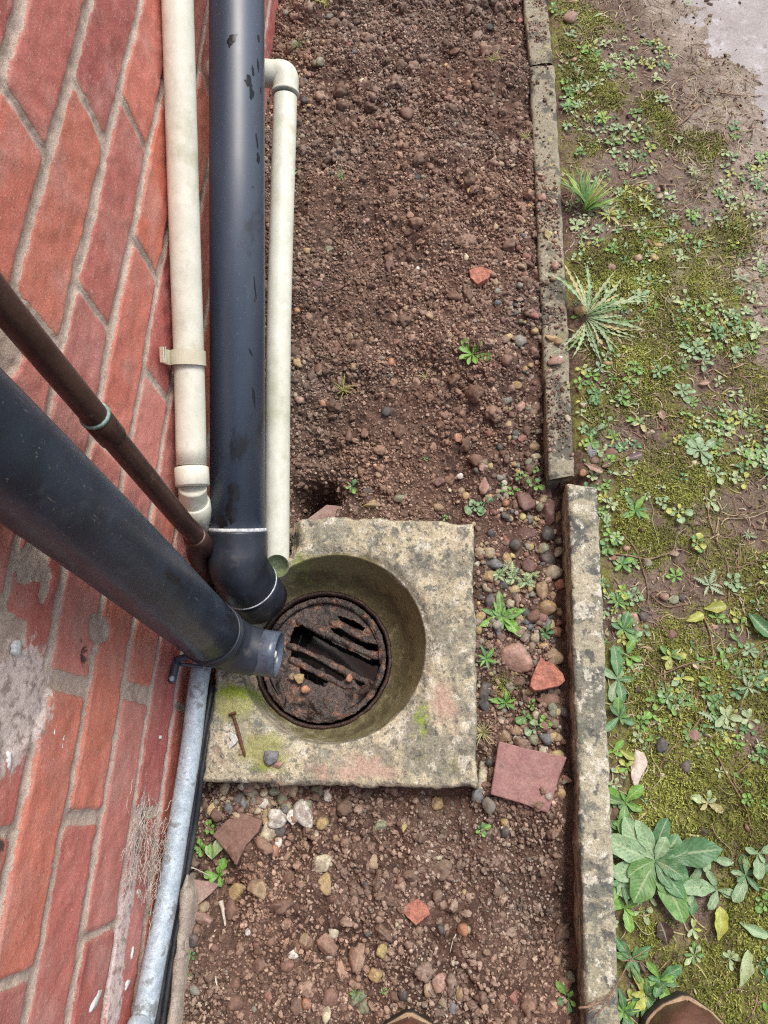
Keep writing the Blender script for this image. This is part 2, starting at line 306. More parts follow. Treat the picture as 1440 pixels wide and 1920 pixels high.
def m_ground():
    t = NT('ground_soil')
    a = t.mix(t.ramp(t.noise(22, 6, .65), .35, .65), S(72, 52, 42), S(108, 82, 68)); a = t.mix(t.math('MULTIPLY', t.ramp(t.noise(190, 6, .7), .5, .66), .8), a, SOILL)  # base soil colour darkened to paint shade into the gaps between crumbs
    a = t.mix(t.math('MULTIPLY', t.ramp(t.noise(400, 4), .64, .7), .7), a, S(176, 150, 130))
    mud = t.mix(t.ramp(t.noise(30, 6, .65), .35, .65), S(128, 114, 98), S(166, 152, 138)); mud = t.mix(t.math('MULTIPLY', t.ramp(t.noise(180, 5), .52, .66), .6), mud, S(104, 84, 66))
    a = t.mix(t.attr('mud'), a, mud)
    ms = t.mix(t.ramp(t.noise(60, 6, .7), .38, .62), S0(104, 98, 60), S0(128, 130, 62)); ms = t.mix(t.math('MULTIPLY', t.ramp(t.noise(300, 5), .5, .66), .7), ms, S(70, 58, 40))
    f = t.ramp(t.math('ADD', t.attr('moss'), t.math('MULTIPLY', t.math('SUBTRACT', t.noise(70, 6, .7), .5), 1.3)), .3, .65)
    a = t.mix(f, a, ms)
    n1 = t.bump(t.noise(130, 7, .7), 1., .004); n2 = t.bump(t.noise(600, 5, .7), .8, .0012, n1)
    return t.out(a, t.math('SUBTRACT', .85, t.math('MULTIPLY', t.attr('mud'), .25)), n2, spec=.35, grain=.5)
M['ground'] = m_ground()
def m_wall():
    t = NT('brick_and_mortar'); bc = t.attr('bcol', True)
    n = t.math('SUBTRACT', t.noise(140, 6, .65), .5)
    f = t.ramp(t.math('ADD', t.math('ADD', t.attr('sdf'), t.math('MULTIPLY', n, .0040)), t.math('MULTIPLY', t.math('SUBTRACT', t.noise(600, 3, .7), .5), .003)), -.0005, .0006)
    b = t.mix(t.ramp(t.noise(35, 6, .65, stretch=(1, .4, 1)), .35, .65), t.mix(1., bc, (.84, .8, .8), 'MULTIPLY'), bc)
    b = t.mix(t.math('MULTIPLY', t.ramp(t.noise(14, 5, .6), .45, .68), .6), b, S(202, 150, 138))
    b = t.mix(t.math('MULTIPLY', t.ramp(t.noise(170, 6, .7, stretch=(1, .6, 1)), .52, .68), .42), b, S(210, 160, 146))
    b = t.mix(t.math('MULTIPLY', t.ramp(t.noise(420, 4), .62, .67), .6), b, S(226, 190, 178)); b = t.mix(t.math('MULTIPLY', t.ramp(t.noise(300, 4), .64, .68), .55), b, S(120, 66, 58))
    b = t.mix(t.math('MULTIPLY', t.ramp(t.noise(90, 6, .7), .62, .72), .25), b, S(132, 68, 62))
    m = t.mix(t.ramp(t.noise(60, 6, .65), .35, .65), S(180, 158, 142), S(202, 180, 164)); m = t.mix(t.math('MULTIPLY', t.ramp(t.noise(500, 4, .7), .54, .66), .5), m, S(118, 98, 86)); m = t.mix(t.math('MULTIPLY', t.ramp(t.noise(500, 4, .7, stretch=(1.3, 1.3, 1.3)), .6, .68), .5), m, S(206, 192, 176))
    # pale smear of mortar at brick edges
    e = t.ramp(t.math('ADD', t.attr('sdf'), t.math('MULTIPLY', n, .012)), .0045, .0012)
    b = t.mix(t.math('MULTIPLY', t.math('MULTIPLY', e, t.ramp(t.noise(60, 4), .45, .6)), .5), b, S(206, 146, 128))
    c = t.mix(f, m, b)
    pf = t.ramp(t.math('ADD', t.attr('pale'), t.math('MULTIPLY', t.math('SUBTRACT', t.noise(110, 6, .7), .5), 1.5)), .42, .62)
    c = t.mix(t.math('MULTIPLY', pf, .9), c, t.mix(t.ramp(t.noise(120, 5), .34, .52), S(158, 138, 130), S(222, 204, 196)))
    gf = t.ramp(t.math('ADD', t.attr('darkening'), t.math('MULTIPLY', t.math('SUBTRACT', t.noise(150, 6, .7), .5), 1.5)), .42, .66)
    c = t.mix(t.math('MULTIPLY', gf, .9), c, S(70, 62, 58))
    nr = t.bump(t.math('ADD', f, t.math('MULTIPLY', t.noise(420, 5, .7), t.math('SUBTRACT', 1.2, t.math('MULTIPLY', f, .5)))), .6, .0016)
    return t.out(c, t.math('SUBTRACT', .92, t.math('MULTIPLY', f, .3)), nr, spec=.4, grain=.18)
M['wall'] = m_wall()
# ------------------------------------------------------------------ brick wall
def build_wall():
    ys = np.concatenate([np.arange(-1.6, -.5, .014), np.arange(-.5, 1.75, .003), np.arange(1.75, 3.4, .016)])
    zs = np.concatenate([np.arange(-.12, .78, .003), np.arange(.78, 2.3, .016)])
    Yg, Zg = np.meshgrid(ys, zs, indexing='ij'); p = np.stack([Yg, Zg], -1)
    yw = Yg+.0014*fbm(p, 22, 3, 11)+.0006*vn(p*160, 5); zw = Zg+.0022*fbm(p, 10, 2, 21)+.0006*vn(p*150, 6)
    k = np.floor((zw+.018)/.075).astype(int); zl = zw+.018-k*.075          # course index, joints at k*.075-.018
    dz = np.minimum(zl, .075-zl)
    offs = {0: -.148, 1: -.04, 2: .08, 3: -.04, 4: .07, 5: -.045, 6: .113, 7: .02, 8: .13}
    offv = np.vectorize(lambda q: offs.get(int(q), -.04 if q % 2 else .07))(k)
    q = (yw-offv)/.2245; b = np.floor(q).astype(int); yl = (q-b)*.2245; dy = np.minimum(yl, .2245-yl)
    j = np.where(yl < .1122, b, b+1)
    ht = .0048+.0014*_h(j, k, 0, 5); ht = np.where((k == 2) & (j == 0), .0095, ht); ht = np.where((k == 3) & (j == 0), .007, ht); ht = np.where((k == 4) & (j == 0), .0085, ht); ht = np.where((k == 1) & (j == 0), .006, ht)
    bt = .0059+.0012*fbm(p, 9, 2, 44)
    sdf = np.minimum(dz-bt, dy-ht)
    rc = .006; cx, cz = np.clip(rc-(dy-ht), 0, None), np.clip(rc-(dz-bt), 0, None); sdf = np.where((cx > 0) & (cz > 0), rc-np.hypot(cx, cz), sdf)
    # mortar daubed over brick faces
    for (px, py, ry, rz, a) in [(35, 1310, .036, .034, .3), (10, 1240, .03, .03, 0), (70, 1050, .022, .022, 0), (88, 1100, .02, .008, 0), (5, 640, .03, .03, 0), (185, 1185, .014, .02, 0)]:
        c = W(px, py); d = (1-np.hypot((Yg-c[1])/ry, (Zg-c[2])/rz)+.35*fbm(p, 45, 3, 3))*-.02; sdf = np.minimum(sdf, d)
    pal = np.array([S0(208, 124, 107), S0(200, 121, 110), S0(212, 130, 110), S0(190, 110, 101), S0(206, 134, 123), S0(210, 120, 97), S0(197, 124, 116), S0(184, 104, 97)])
    ci = ((_h(b, k, 3, 9)+1)*4).astype(int) % 8; bc = pal[ci]; bc = bc*(1+.1*_h(b, k, 5, 2))[..., None]
    pale = np.zeros_like(Yg); darkening = np.zeros_like(Yg)
    for (px, py, ry, rz, a) in [(256, 1590, .07, .017, 1.), (240, 1690, .07, .017, 1.), (222, 1800, .07, .017, 1.), (212, 1900, .05, .02, 1.), (35, 1320, .05, .045, 1.25), (140, 450, .05, .03, .25), (95, 1440, .02, .03, .3), (60, 1150, .05, .03, .3), (330, 1380, .04, .02, .4)]:
        c = W(px, py); pale = np.maximum(pale, a*np.exp(-((Yg-c[1])/ry)**2-((Zg-c[2])/rz)**2))
    for (px, py, ry, rz, a) in [(163, 1228, .011, .010, .9), (152, 1200, .008, .005, .6), (258, 1590, .03, .012, .6), (270, 1535, .02, .008, .7), (325, 640, .02, .012, .6), (0, 1585, .01, .01, .7), (330, 700, .06, .008, .5)]:  # hole shade and white pipe's contact shadow painted in among darker brick marks
        c = W(px, py); darkening = np.maximum(darkening, a*np.exp(-((Yg-c[1])/ry)**2-((Zg-c[2])/rz)**2))
    darkening = np.maximum(darkening, .5*sm(.05, -.01, Zg))  # also darker towards the wall foot
    X = -WX-.0026*sm(.0015, -.0025, sdf)+.0009*fbm(p, 60, 3, 8)+.0008*vn(p*300, 9)*sm(.002, -.002, sdf)+.002*vn(p*5, 2)-.0015*np.where(sdf > 0, _h(b, k, 1, 1), 0)
    c = W(163, 1230); X -= .02*np.exp(-((Yg-c[1])/.006)**2-((Zg-c[2])/.006)**2)
    v = np.stack([X, Yg, Zg], -1).reshape(-1, 3); n, m = Yg.shape; f = grid_faces(n, m)[:, ::-1]
    # back slab: closed body
    y0, y1, z0, z1, xb = ys[0], ys[-1], zs[0], zs[-1], -WX-.22
    bv = np.array([[xb, y0, z0], [xb, y1, z0], [xb, y1, z1], [xb, y0, z1], [-WX-.006, y0, z0], [-WX-.006, y1, z0], [-WX-.006, y1, z1], [-WX-.006, y0, z1]]); o = len(v)
    bf = np.array([[0, 3, 2, 1], [0, 1, 5, 4], [2, 3, 7, 6], [0, 4, 7, 3], [1, 2, 6, 5]])+o
    att = {k_: np.concatenate([a.reshape(-1), np.full(8, d)]) for k_, a, d in (('sdf', sdf, .01), ('pale', pale, 0), ('darkening', darkening, 0))}
    att['bcol'] = np.concatenate([bc.reshape(-1, 3), np.tile(pal[0], (8, 1))])
    wall = thing('brick_wall', (-WX, 0, 0), 'red brick house wall with buff mortar joints behind the drain pipes', 'wall')
    mesh('brickwork', np.vstack([v, bv]), np.concatenate([f, bf]), M['wall'], wall, att)
    return wall
WALL = build_wall()
def blob_on_wall(name, px, py, ry, rz, m, th=.0015, seed=1, ang=0):
    c = W(px, py); a = np.linspace(0, 2*np.pi, 28, endpoint=False); r = 1+.35*fbm(np.stack([np.cos(a), np.sin(a)], -1)*1.3, 1, 3, seed)
    yy, zz = np.cos(a)*r*ry, np.sin(a)*r*rz; y, z = c[1]+yy*math.cos(ang)-zz*math.sin(ang), c[2]+yy*math.sin(ang)+zz*math.cos(ang)
    v = np.vstack([[c[0]+.001+th, c[1], c[2]], np.stack([np.full(28, c[0]+.001+th*.8), c[1]+(y-c[1])*.85, c[2]+(z-c[2])*.85], -1), np.stack([np.full(28, c[0]-.002), y, z], -1)])
    j = np.arange(28); j2 = (j+1) % 28
    return mesh(name, v, [np.stack([1+j, 29+j, 29+j2, 1+j2], -1), np.stack([np.zeros(28, int), 1+j, 1+j2], -1)], m, WALL)
for i, (px, py, ry, rz, a) in enumerate([(32, 1213, .006, .006, 0), (97, 1388, .010, .003, .15), (116, 1383, .008, .002, .1), (178, 1878, .006, .011, .5), (258, 1672, .003, .005, 0), (247, 1785, .006, .003, 0), (16, 1427, .006, .003, .4), (237, 1846, .004, .006, .3), (300, 1382, .002, .002, 0)]):
    blob_on_wall('paint_spot', px, py, ry, rz, M['paint'], .001, i, a)
# ------------------------------------------------------------------ block outline, ground height
BT = .03
BOUT = np.array([G(*q, BT)[:2] for q in [(550, 974), (620, 968), (700, 972), (800, 976), (887, 982), (892, 1230), (896, 1478), (750, 1476), (600, 1473), (480, 1468), (378, 1464), (388, 1380), (400, 1290)]]+[np.array([-.300, .165]), np.array([-.296, .238]), np.array([-.245, .272]), np.array([-.215, .279])])
def inpoly(x, y, poly):
    r = np.zeros(np.shape(x), bool); n = len(poly)
    for i in range(n):
        (x0, y0), (x1, y1) = poly[i], poly[(i+1) % n]
        c = ((y0 > y) != (y1 > y)) & (x < (x1-x0)*(y-y0)/(y1-y0+1e-12)+x0); r ^= c
    return r
BIN = np.array([.0, 0])+np.array([(p-BOUT.mean(0))*.9+BOUT.mean(0) for p in BOUT])
def kerbx(y): return np.interp(y, [-.3, .398, .402, 1.34], [.142, .149, .128, .118])
HOLE = G(588, 934, -.02)
MOSS = [(1110, 520, 70, 1.), (1200, 540, 90, .8), (1270, 590, 110, .8), (1230, 700, 70, .7), (1330, 520, 80, .7), (1240, 800, 110, .5), (1100, 190, 70, .7), (1150, 60, 90, .5), (1230, 220, 60, .5), (1290, 40, 70, .7), (1330, 280, 60, .7), (1380, 450, 60, .4),
        (1180, 1010, 70, .5), (1290, 980, 110, .5), (1260, 1300, 120, .75), (1180, 1230, 60, .6), (1330, 1380, 100, .5), (1240, 1490, 90, 1.), (1400, 1500, 70, .8), (1290, 1560, 70, .7), (1400, 1700, 80, .6), (1330, 1850, 100, .7), (1200, 1760, 60, .5), (1420, 1120, 60, .4), (1110, 800, 60, .6), (1380, 640, 60, .5), (1400, 880, 80, .5), (1100, 1050, 30, .6), (1050, 1290, 16, .4), (950, 1290, 22, .8), (1130, 1820, 50, .5), (1430, 1330, 70, .6)]
def moss_f(x, y, full=True):
    r = np.zeros(np.shape(x)); p = np.stack([x, y], -1)
    for (px, py, rad, a) in MOSS:
        c = G(px, py); r = np.maximum(r, a*np.exp(-((x-c[0])**2+(y-c[1])**2)/(rad*PX)**2))
    r = r+np.where(x > .6, .5, 0)+np.where((y < -.3) | (y > 1.4), .4, 0)
    r = (r*.9+.40*fbm(p, 15, 4, 50)+.32)*sm(.03, .05, x-kerbx(y)+.012)+.0
    c = G(950, 1290); r = np.maximum(r, .7*np.exp(-((x-c[0])**2+(y-c[1])**2)/(20*PX)**2))
    d = (x-.40)*.8+(y-1.1)*.45
    return np.clip(r-sm(-.10, .02, d), 0, 1)
def ground_z0(x, y, block=True):
    x = np.asarray(x, float); y = np.asarray(y, float); p = np.stack([x, y], -1)
    bed = sm(.012, -.012, x-kerbx(y))
    zb = np.where(True, -.014+.030*sm(.38, .62, y), 0)-.006*sm(.05, -.06, x)*sm(.5, .3, y)
    zb = zb+.012*fbm(p, 8, 3, 31)+.008*fbm(p, 26, 3, 32)+.0032*np.abs(fbm(p, 70, 3, 33))+.0022*fbm(p, 160, 2, 34)
    zb = zb-.12*np.exp(-(((x-HOLE[0])/.034)**2+((y-HOLE[1])/.030)**2)**2)-.035*np.exp(-((x-HOLE[0]-.006)/.040)**2-((y-HOLE[1]-.05)/.045)**2)
    dk = x-kerbx(y); zb = zb-.016*np.exp(-(dk/.014)**2)*sm(.62, .38, y)-.006*np.exp(-(dk/.010)**2)
    for (px, py, r, h) in [(760, 200, 24, .012), (855, 100, 26, .010), (700, 690, 34, .008), (740, 400, 40, .006), (590, 370, 30, .006), (655, 470, 26, .006), (850, 245, 24, .006), (590, 30, 40, .010)]:
        c = G(px, py, .01); zb = zb+h*np.exp(-((x-c[0])**2+(y-c[1])**2)/(r*PX*.8)**2)
    zr = .008+.010*fbm(p, 5, 3, 41)+.0035*fbm(p, 22, 3, 42)+.0014*fbm(p, 90, 3, 43)
    zr = zr*sm(0, .05, x-kerbx(y)+.0)+(-.002)*(1-sm(0, .05, x-kerbx(y)))
    c = G(1400, 60, 0); d = (x-.425)*.8+(y-1.12)*.45+.04*fbm(p, 9, 5, 77, .62)     # towards the worn concrete corner
    zr = np.maximum(zr, -.004)-.022*sm(-.02, .12, d)
    mf = moss_f(x, y, False); zr = zr+mf*(.003+.0045*np.abs(fbm(p, 45, 3, 46)))
    z = bed*zb+(1-bed)*zr
    far = np.maximum(np.maximum(np.abs(x-.3)-1.2, np.abs(y-.5)-1.6), 0); z = z*np.exp(-far*2)
    if block: z = np.where(inpoly(x, y, BIN), -.35, z)
    return z
def axis(lo, hi, st, far=60, k=1.35):
    a = list(np.arange(lo, hi, st)); s = st; b = lo
    while b > -far: s *= k; b -= s; a.insert(0, b)
    s = st; b = a[-1]
    while b < far: s *= k; b += s; a.append(b)
    return np.array(a)
_HX0, _HY0, _HS = -.5, -.62, .0022
_hx = _HX0+np.arange(580)*_HS; _hy = _HY0+np.arange(1080)*_HS
_HM = {}
def ground_z(x, y, block=True):
    if not _HM:
        XX, YY = np.meshgrid(_hx, _hy, indexing='ij'); _HM[0] = ground_z0(XX, YY, False)
    x = np.asarray(x, float); y = np.asarray(y, float); fx = (x-_HX0)/_HS; fy = (y-_HY0)/_HS; H = _HM[0]
    ok = (fx > 0) & (fx < H.shape[0]-2) & (fy > 0) & (fy < H.shape[1]-2)
    if not np.all(ok): return ground_z0(x, y, block)
    i = fx.astype(int); j = fy.astype(int); u = fx-i; v = fy-j
    z = H[i, j]*(1-u)*(1-v)+H[i+1, j]*u*(1-v)+H[i, j+1]*(1-u)*v+H[i+1, j+1]*u*v
    return np.where(inpoly(x, y, BIN), -.35, z) if block else z
def mud_f(x, y):
    p = np.stack([x, y], -1); d = sm(.30, .42, x+.05*fbm(p, 7, 2, 60)-.12*sm(.9, .3, y))
    return np.clip(d+.35*sm(.16, .2, x), 0, 1)
def build_ground():
    xs = axis(-.42, .72, .0032); ys = axis(-.55, 1.65, .0034); X, Y_ = np.meshgrid(xs, ys, indexing='ij'); Zg = ground_z(X, Y_)
    v = np.stack([X, Y_, Zg], -1).reshape(-1, 3)
    return struct(mesh('ground', v, grid_faces(*X.shape)[:, ::-1], M['ground'], None, {'moss': moss_f(X, Y_).ravel(), 'mud': mud_f(X, Y_).ravel()}))
build_ground()
def gz(x, y): return float(ground_z(np.array([x]), np.array([y]))[0])
def GP(px, py, dz=0.):       # pixel -> point on the ground surface
    z = 0.
    for _ in range(5): q = G(px, py, z); z = .5*z+.5*float(ground_z(np.array([q[0]]), np.array([q[1]]), False)[0])
    q = G(px, py, z+dz); return q
# worn concrete path at the far corner
def build_path():
    xs = np.linspace(.30, 1.6, 150); ys = np.linspace(.7, 3.2, 220); X, Y_ = np.meshgrid(xs, ys, indexing='ij'); p = np.stack([X, Y_], -1)
    Z_ = -.0085+.003*fbm(p, 4, 3, 70)+.0012*fbm(p, 30, 3, 71)-.05*sm(.34, .30, X)-.05*sm(.75, .7, Y_)
    struct(mesh('path', np.stack([X, Y_, Z_], -1).reshape(-1, 3), grid_faces(150, 220)[:, ::-1], M['path']))
build_path()
# ------------------------------------------------------------------ gully surround
C1 = np.array([-.154, .161]); R1 = .1195; C2 = np.array([-.1768, .1565]); R2 = .0902; ZG = -.052
def resample(poly, n, jag=0, seed=0):
    p = np.vstack([poly, poly[:1]]); d = np.r_[0, np.cumsum(np.linalg.norm(np.diff(p, axis=0), axis=1))]; t = np.linspace(0, d[-1], n, endpoint=False)
    q = np.stack([np.interp(t, d, p[:, i]) for i in range(2)], -1)
    if jag: q = q+jag*np.stack([fbm(q, 60, 3, seed), fbm(q, 60, 3, seed+9)], -1)
    return q
def build_block():
    n = 640; c0 = C1; bq = resample(BOUT, 3000, .0022, 4); ang = np.arctan2(bq[:, 1]-c0[1], bq[:, 0]-c0[0]); rr = np.hypot(bq[:, 1]-c0[1], bq[:, 0]-c0[0])
    a = np.linspace(-np.pi, np.pi, n, endpoint=False); o = np.argsort(ang); rb = np.interp(a, ang[o], rr[o], period=2*np.pi)
    u = np.stack([np.cos(a), np.sin(a)], -1); V = []; kind = []
    for s in np.linspace(0, 1, 30):       # bowl, from grate seat to rim
        c = C2+(C1-C2)*s; r = R2+(R1-R2)*(s**.72); z = ZG+(BT-ZG)*(1-(1-s)**1.5)*1.0 if s > .0 else ZG
        z = ZG+(BT-ZG)*(.35*s+.65*s**2.2)
        V.append(np.c_[c+u*r, np.full(n, z)]); kind.append(s-1)
    for s in np.linspace(0, 1, 70)[1:]:
        r = R1+(rb-R1)*s; V.append(np.c_[c0+u*r[:, None], np.full(n, BT)]); kind.append(s)
    V = np.array(V); kd = np.array(kind)[:, None]+np.zeros(n)
    p = V[..., :2]; nz = .0011*fbm(p, 40, 3, 61)+.0007*fbm(p, 140, 2, 62)
    dist = (rb[None]-np.hypot(p[..., 0]-c0[0], p[..., 1]-c0[1])); edge = np.where(kd > 0, np.clip(1-dist/.006, 0, 1)**2*.005, 0)
    V[..., 2] += nz-edge-.0065*np.exp(-((np.hypot(p[..., 0]-c0[0], p[..., 1]-c0[1])-R1)/.0075)**2)*(np.hypot(p[..., 0]-c0[0], p[..., 1]-c0[1]) > R1-.012)
    # chipped back corner
    cc = G(552, 1010, BT); V[..., 2] -= .02*np.exp(-((p[..., 0]-cc[0]+.004)/.008)**2-((p[..., 1]-cc[1])/.03)**2)*(kd > .4)
    sides = []
    for z, k in ((BT-.009, 1.), (BT-.02, 1.002), (-.01, 1.), (-.06, .998)):
        q = c0+u*(rb*k)[:, None]; sides.append(np.c_[q+.0012*np.stack([vn(np.c_[q*90, q[:, :1]*0+z*90], 5)]*2, -1), np.full(n, z)])
    inner = [np.c_[C2+u*R2*.985, np.full(n, ZG-.004)], np.c_[C2+u*R2*.985, np.full(n, ZG-.05)]]
    A = np.concatenate([np.array(inner)[::-1], V, np.array(sides)]); kd = np.concatenate([np.full((2, n), -1.), kd, np.full((4, n), 1.2)])
    P2 = A[..., :2]; R_c = np.hypot(P2[..., 0]-C1[0], P2[..., 1]-C1[1])
    def bl(px, py, rx, ry, am):
        c = G(px, py, BT); return am*np.exp(-((P2[..., 0]-c[0])/(rx*PX))**2-((P2[..., 1]-c[1])/(ry*PX))**2)
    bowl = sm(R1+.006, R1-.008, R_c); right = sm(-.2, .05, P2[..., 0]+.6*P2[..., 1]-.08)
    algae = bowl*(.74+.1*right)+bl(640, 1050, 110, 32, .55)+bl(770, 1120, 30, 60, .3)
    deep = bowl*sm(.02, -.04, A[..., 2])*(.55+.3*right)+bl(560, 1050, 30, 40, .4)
    green = bl(430, 1310, 60, 40, .9)+bl(500, 1410, 70, 50, .75)+bl(560, 1050, 40, 40, .6)+bl(850, 1020, 60, 40, .2)
    mossy = bl(790, 1350, 22, 45, .62)+bl(440, 1295, 45, 20, .75)+bl(490, 1440, 40, 22, .5)+bl(560, 1050, 22, 40, .5)
    pink = bl(830, 1320, 32, 45, .85)+bl(690, 1420, 110, 40, .5)+bl(410, 1420, 50, 70, .45)+bl(640, 1450, 120, 20, .4)
    T = thing('gully_surround', (C1[0], C1[1], 0), 'square concrete gully surround with round dished bowl, stained by algae and lichen', 'drain surround')
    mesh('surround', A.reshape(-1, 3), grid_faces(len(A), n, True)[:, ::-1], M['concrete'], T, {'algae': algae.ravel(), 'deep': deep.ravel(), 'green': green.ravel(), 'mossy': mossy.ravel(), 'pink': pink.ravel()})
    a2 = np.linspace(0, 2*np.pi, 96, endpoint=False); uu = np.stack([np.cos(a2), np.sin(a2)], -1)
    pv = np.array([np.c_[C2+uu*.076, np.full(96, z)] for z in (-.05, -.075, -.2)]); mesh('pot', pv.reshape(-1, 3), grid_faces(3, 96, True)[:, ::-1], M['pit'], T)
    wv = np.vstack([np.c_[C2+uu*.077, np.full(96, ZG-.034)], [[*C2, ZG-.034]]]); j = np.arange(96); mesh('water', wv, np.stack([j, (j+1) % 96, np.full(96, 96)], -1), M['water'], T)
build_block()
def build_grate():
    T = thing('drain_grate', (C2[0], C2[1], ZG), 'round rusty iron drain grate with slanting slots set in the concrete bowl', 'drain grate')
    a = np.linspace(0, 2*np.pi, 160, endpoint=False); uu = np.stack([np.cos(a), np.sin(a)], -1)
    pr = [(.0940, ZG-.006), (.0938, ZG+.0015), (.0915, ZG+.0035), (.0890, ZG+.003), (.0878, ZG-.001), (.0872, ZG-.012)]
    rv = np.array([np.c_[C2+uu*(r+.0008*vn(np.c_[uu*9], 3))[:, None], z+.0008*vn(np.c_[uu*14], 4)] for r, z in pr])
    mesh('frame_ring', rv.reshape(-1, 3), grid_faces(len(pr), 160, True)[:, ::-1], M['iron_ring'], T)
    s = 5.333; zz = ZG+.002
    def q(x, y): return G(480+x/s, 1100+y/s, zz)[:2]
    slots = [[(345, 560), (385, 410), (470, 392), (560, 450), (700, 525), (800, 585), (1000, 665), (1100, 722), (1212, 718), (1205, 800), (1165, 920), (1060, 885), (900, 795), (700, 690), (560, 635), (430, 570)],
             [(350, 636), (480, 668), (640, 755), (800, 850), (880, 905), (830, 935), (700, 858), (560, 790), (440, 718), (352, 694)],
             [(985, 925), (1100, 975), (1120, 1005), (1040, 990)],
             [(440, 815), (520, 855), (640, 915), (700, 945), (680, 990), (600, 965), (500, 915), (450, 870)],
             [(750, 412), (850, 425), (950, 495), (1060, 550), (1195, 575), (1195, 630), (1100, 612), (1000, 560), (900, 525), (800, 462)],
             [(820, 292), (890, 305), (1000, 355), (1072, 398), (1050, 425), (950, 385), (860, 338)]]
    slots = [np.array([q(*k) for k in sl_]) for sl_ in slots]; slots = [k_.mean(0)+(k_-k_.mean(0))*1.035+(k_-k_.mean(0))/np.linalg.norm(k_-k_.mean(0), axis=1)[:, None]*.0009 for k_ in slots]
    st = .0008; rad = .0862; n = int(2*rad/st)+1; gx = C2[0]-rad+np.arange(n)*st; gy = C2[1]-rad+np.arange(n)*st
    X, Y_ = np.meshgrid(gx, gy, indexing='ij'); p = np.stack([X, Y_], -1); Xn = X+.0008*fbm(p, 200, 2, 8); Yn = Y_+.0008*fbm(p, 200, 2, 9)
    solid = np.hypot(Xn-C2[0], Yn-C2[1]) < rad-.0008
    hole = np.zeros_like(solid)
    for sl_ in slots: hole |= inpoly(Xn, Yn, sl_)
    solid &= ~hole
    bars = np.zeros_like(X)
    for (a0, b0) in [((430, 345), (1200, 690)), ((330, 585), (1200, 990)), ((350, 722), (900, 985)), ((760, 345), (1215, 580))]:
        a_, b_ = q(*a0), q(*b0); L2 = ((b_-a_)**2).sum(); t_ = np.clip(((X-a_[0])*(b_[0]-a_[0])+(Y_-a_[1])*(b_[1]-a_[1]))/L2, 0, 1); dd = np.hypot(X-a_[0]-t_*(b_[0]-a_[0]), Y_-a_[1]-t_*(b_[1]-a_[1]))
        bars = np.maximum(bars, .0040*np.sqrt(np.clip(1-(dd/.0055)**2, 0, 1)))
    rim = .003*sm(.075, .080, np.hypot(X-C2[0], Y_-C2[1]))
    c = q(640, 1190); dirt = .010*np.exp(-((X-c[0])/.035)**2-((Y_-c[1])/.018)**2)*(1+.4*fbm(p, 90, 3, 5)); c = q(330, 1040); dirt += .007*np.exp(-((X-c[0])/.02)**2-((Y_-c[1])/.02)**2)
    Z_ = ZG-.004+bars+rim+dirt+.0012*fbm(p, 120, 4, 6, .6)
    cell = solid[:-1, :-1] & solid[1:, :-1] & solid[:-1, 1:] & solid[1:, 1:]
    idx = np.arange(n*n).reshape(n, n); V = np.vstack([np.stack([X, Y_, Z_], -1).reshape(-1, 3), np.stack([X, Y_, Z_*0+ZG-.010], -1).reshape(-1, 3)]); N2 = n*n
    f = [np.stack([idx[:-1, :-1][cell], idx[1:, :-1][cell], idx[1:, 1:][cell], idx[:-1, 1:][cell]], -1)]
    f.append(f[0][:, ::-1]+N2)
    cp = np.pad(cell, 1)
    for dx, dy, e in ((-1, 0, 'l'), (1, 0, 'r'), (0, -1, 'b'), (0, 1, 't')):
        nb = cp[1+dx:n+dx, 1+dy:n+dy]; w_ = cell & ~nb; i, j = np.where(w_)
        a_, b_ = {'l': ((i, j+1), (i, j)), 'r': ((i+1, j), (i+1, j+1)), 'b': ((i, j), (i+1, j)), 't': ((i+1, j+1), (i, j+1))}[e]
        A_, B_ = idx[a_], idx[b_]; f.append(np.stack([A_, A_+N2, B_+N2, B_], -1))
    used = np.concatenate(f); uq, inv = np.unique(used.ravel(), return_inverse=True)
    mesh('slotted_plate', V[uq], inv.reshape(-1, 4), M['iron'], T)
build_grate()
# ------------------------------------------------------------------ pipes
def collar(name, p0, p1, r, m, T, ch=.0014): a, b = ring_profile(p0, p1, r, ch); return tube_obj(name, a, b, m, T, 48)
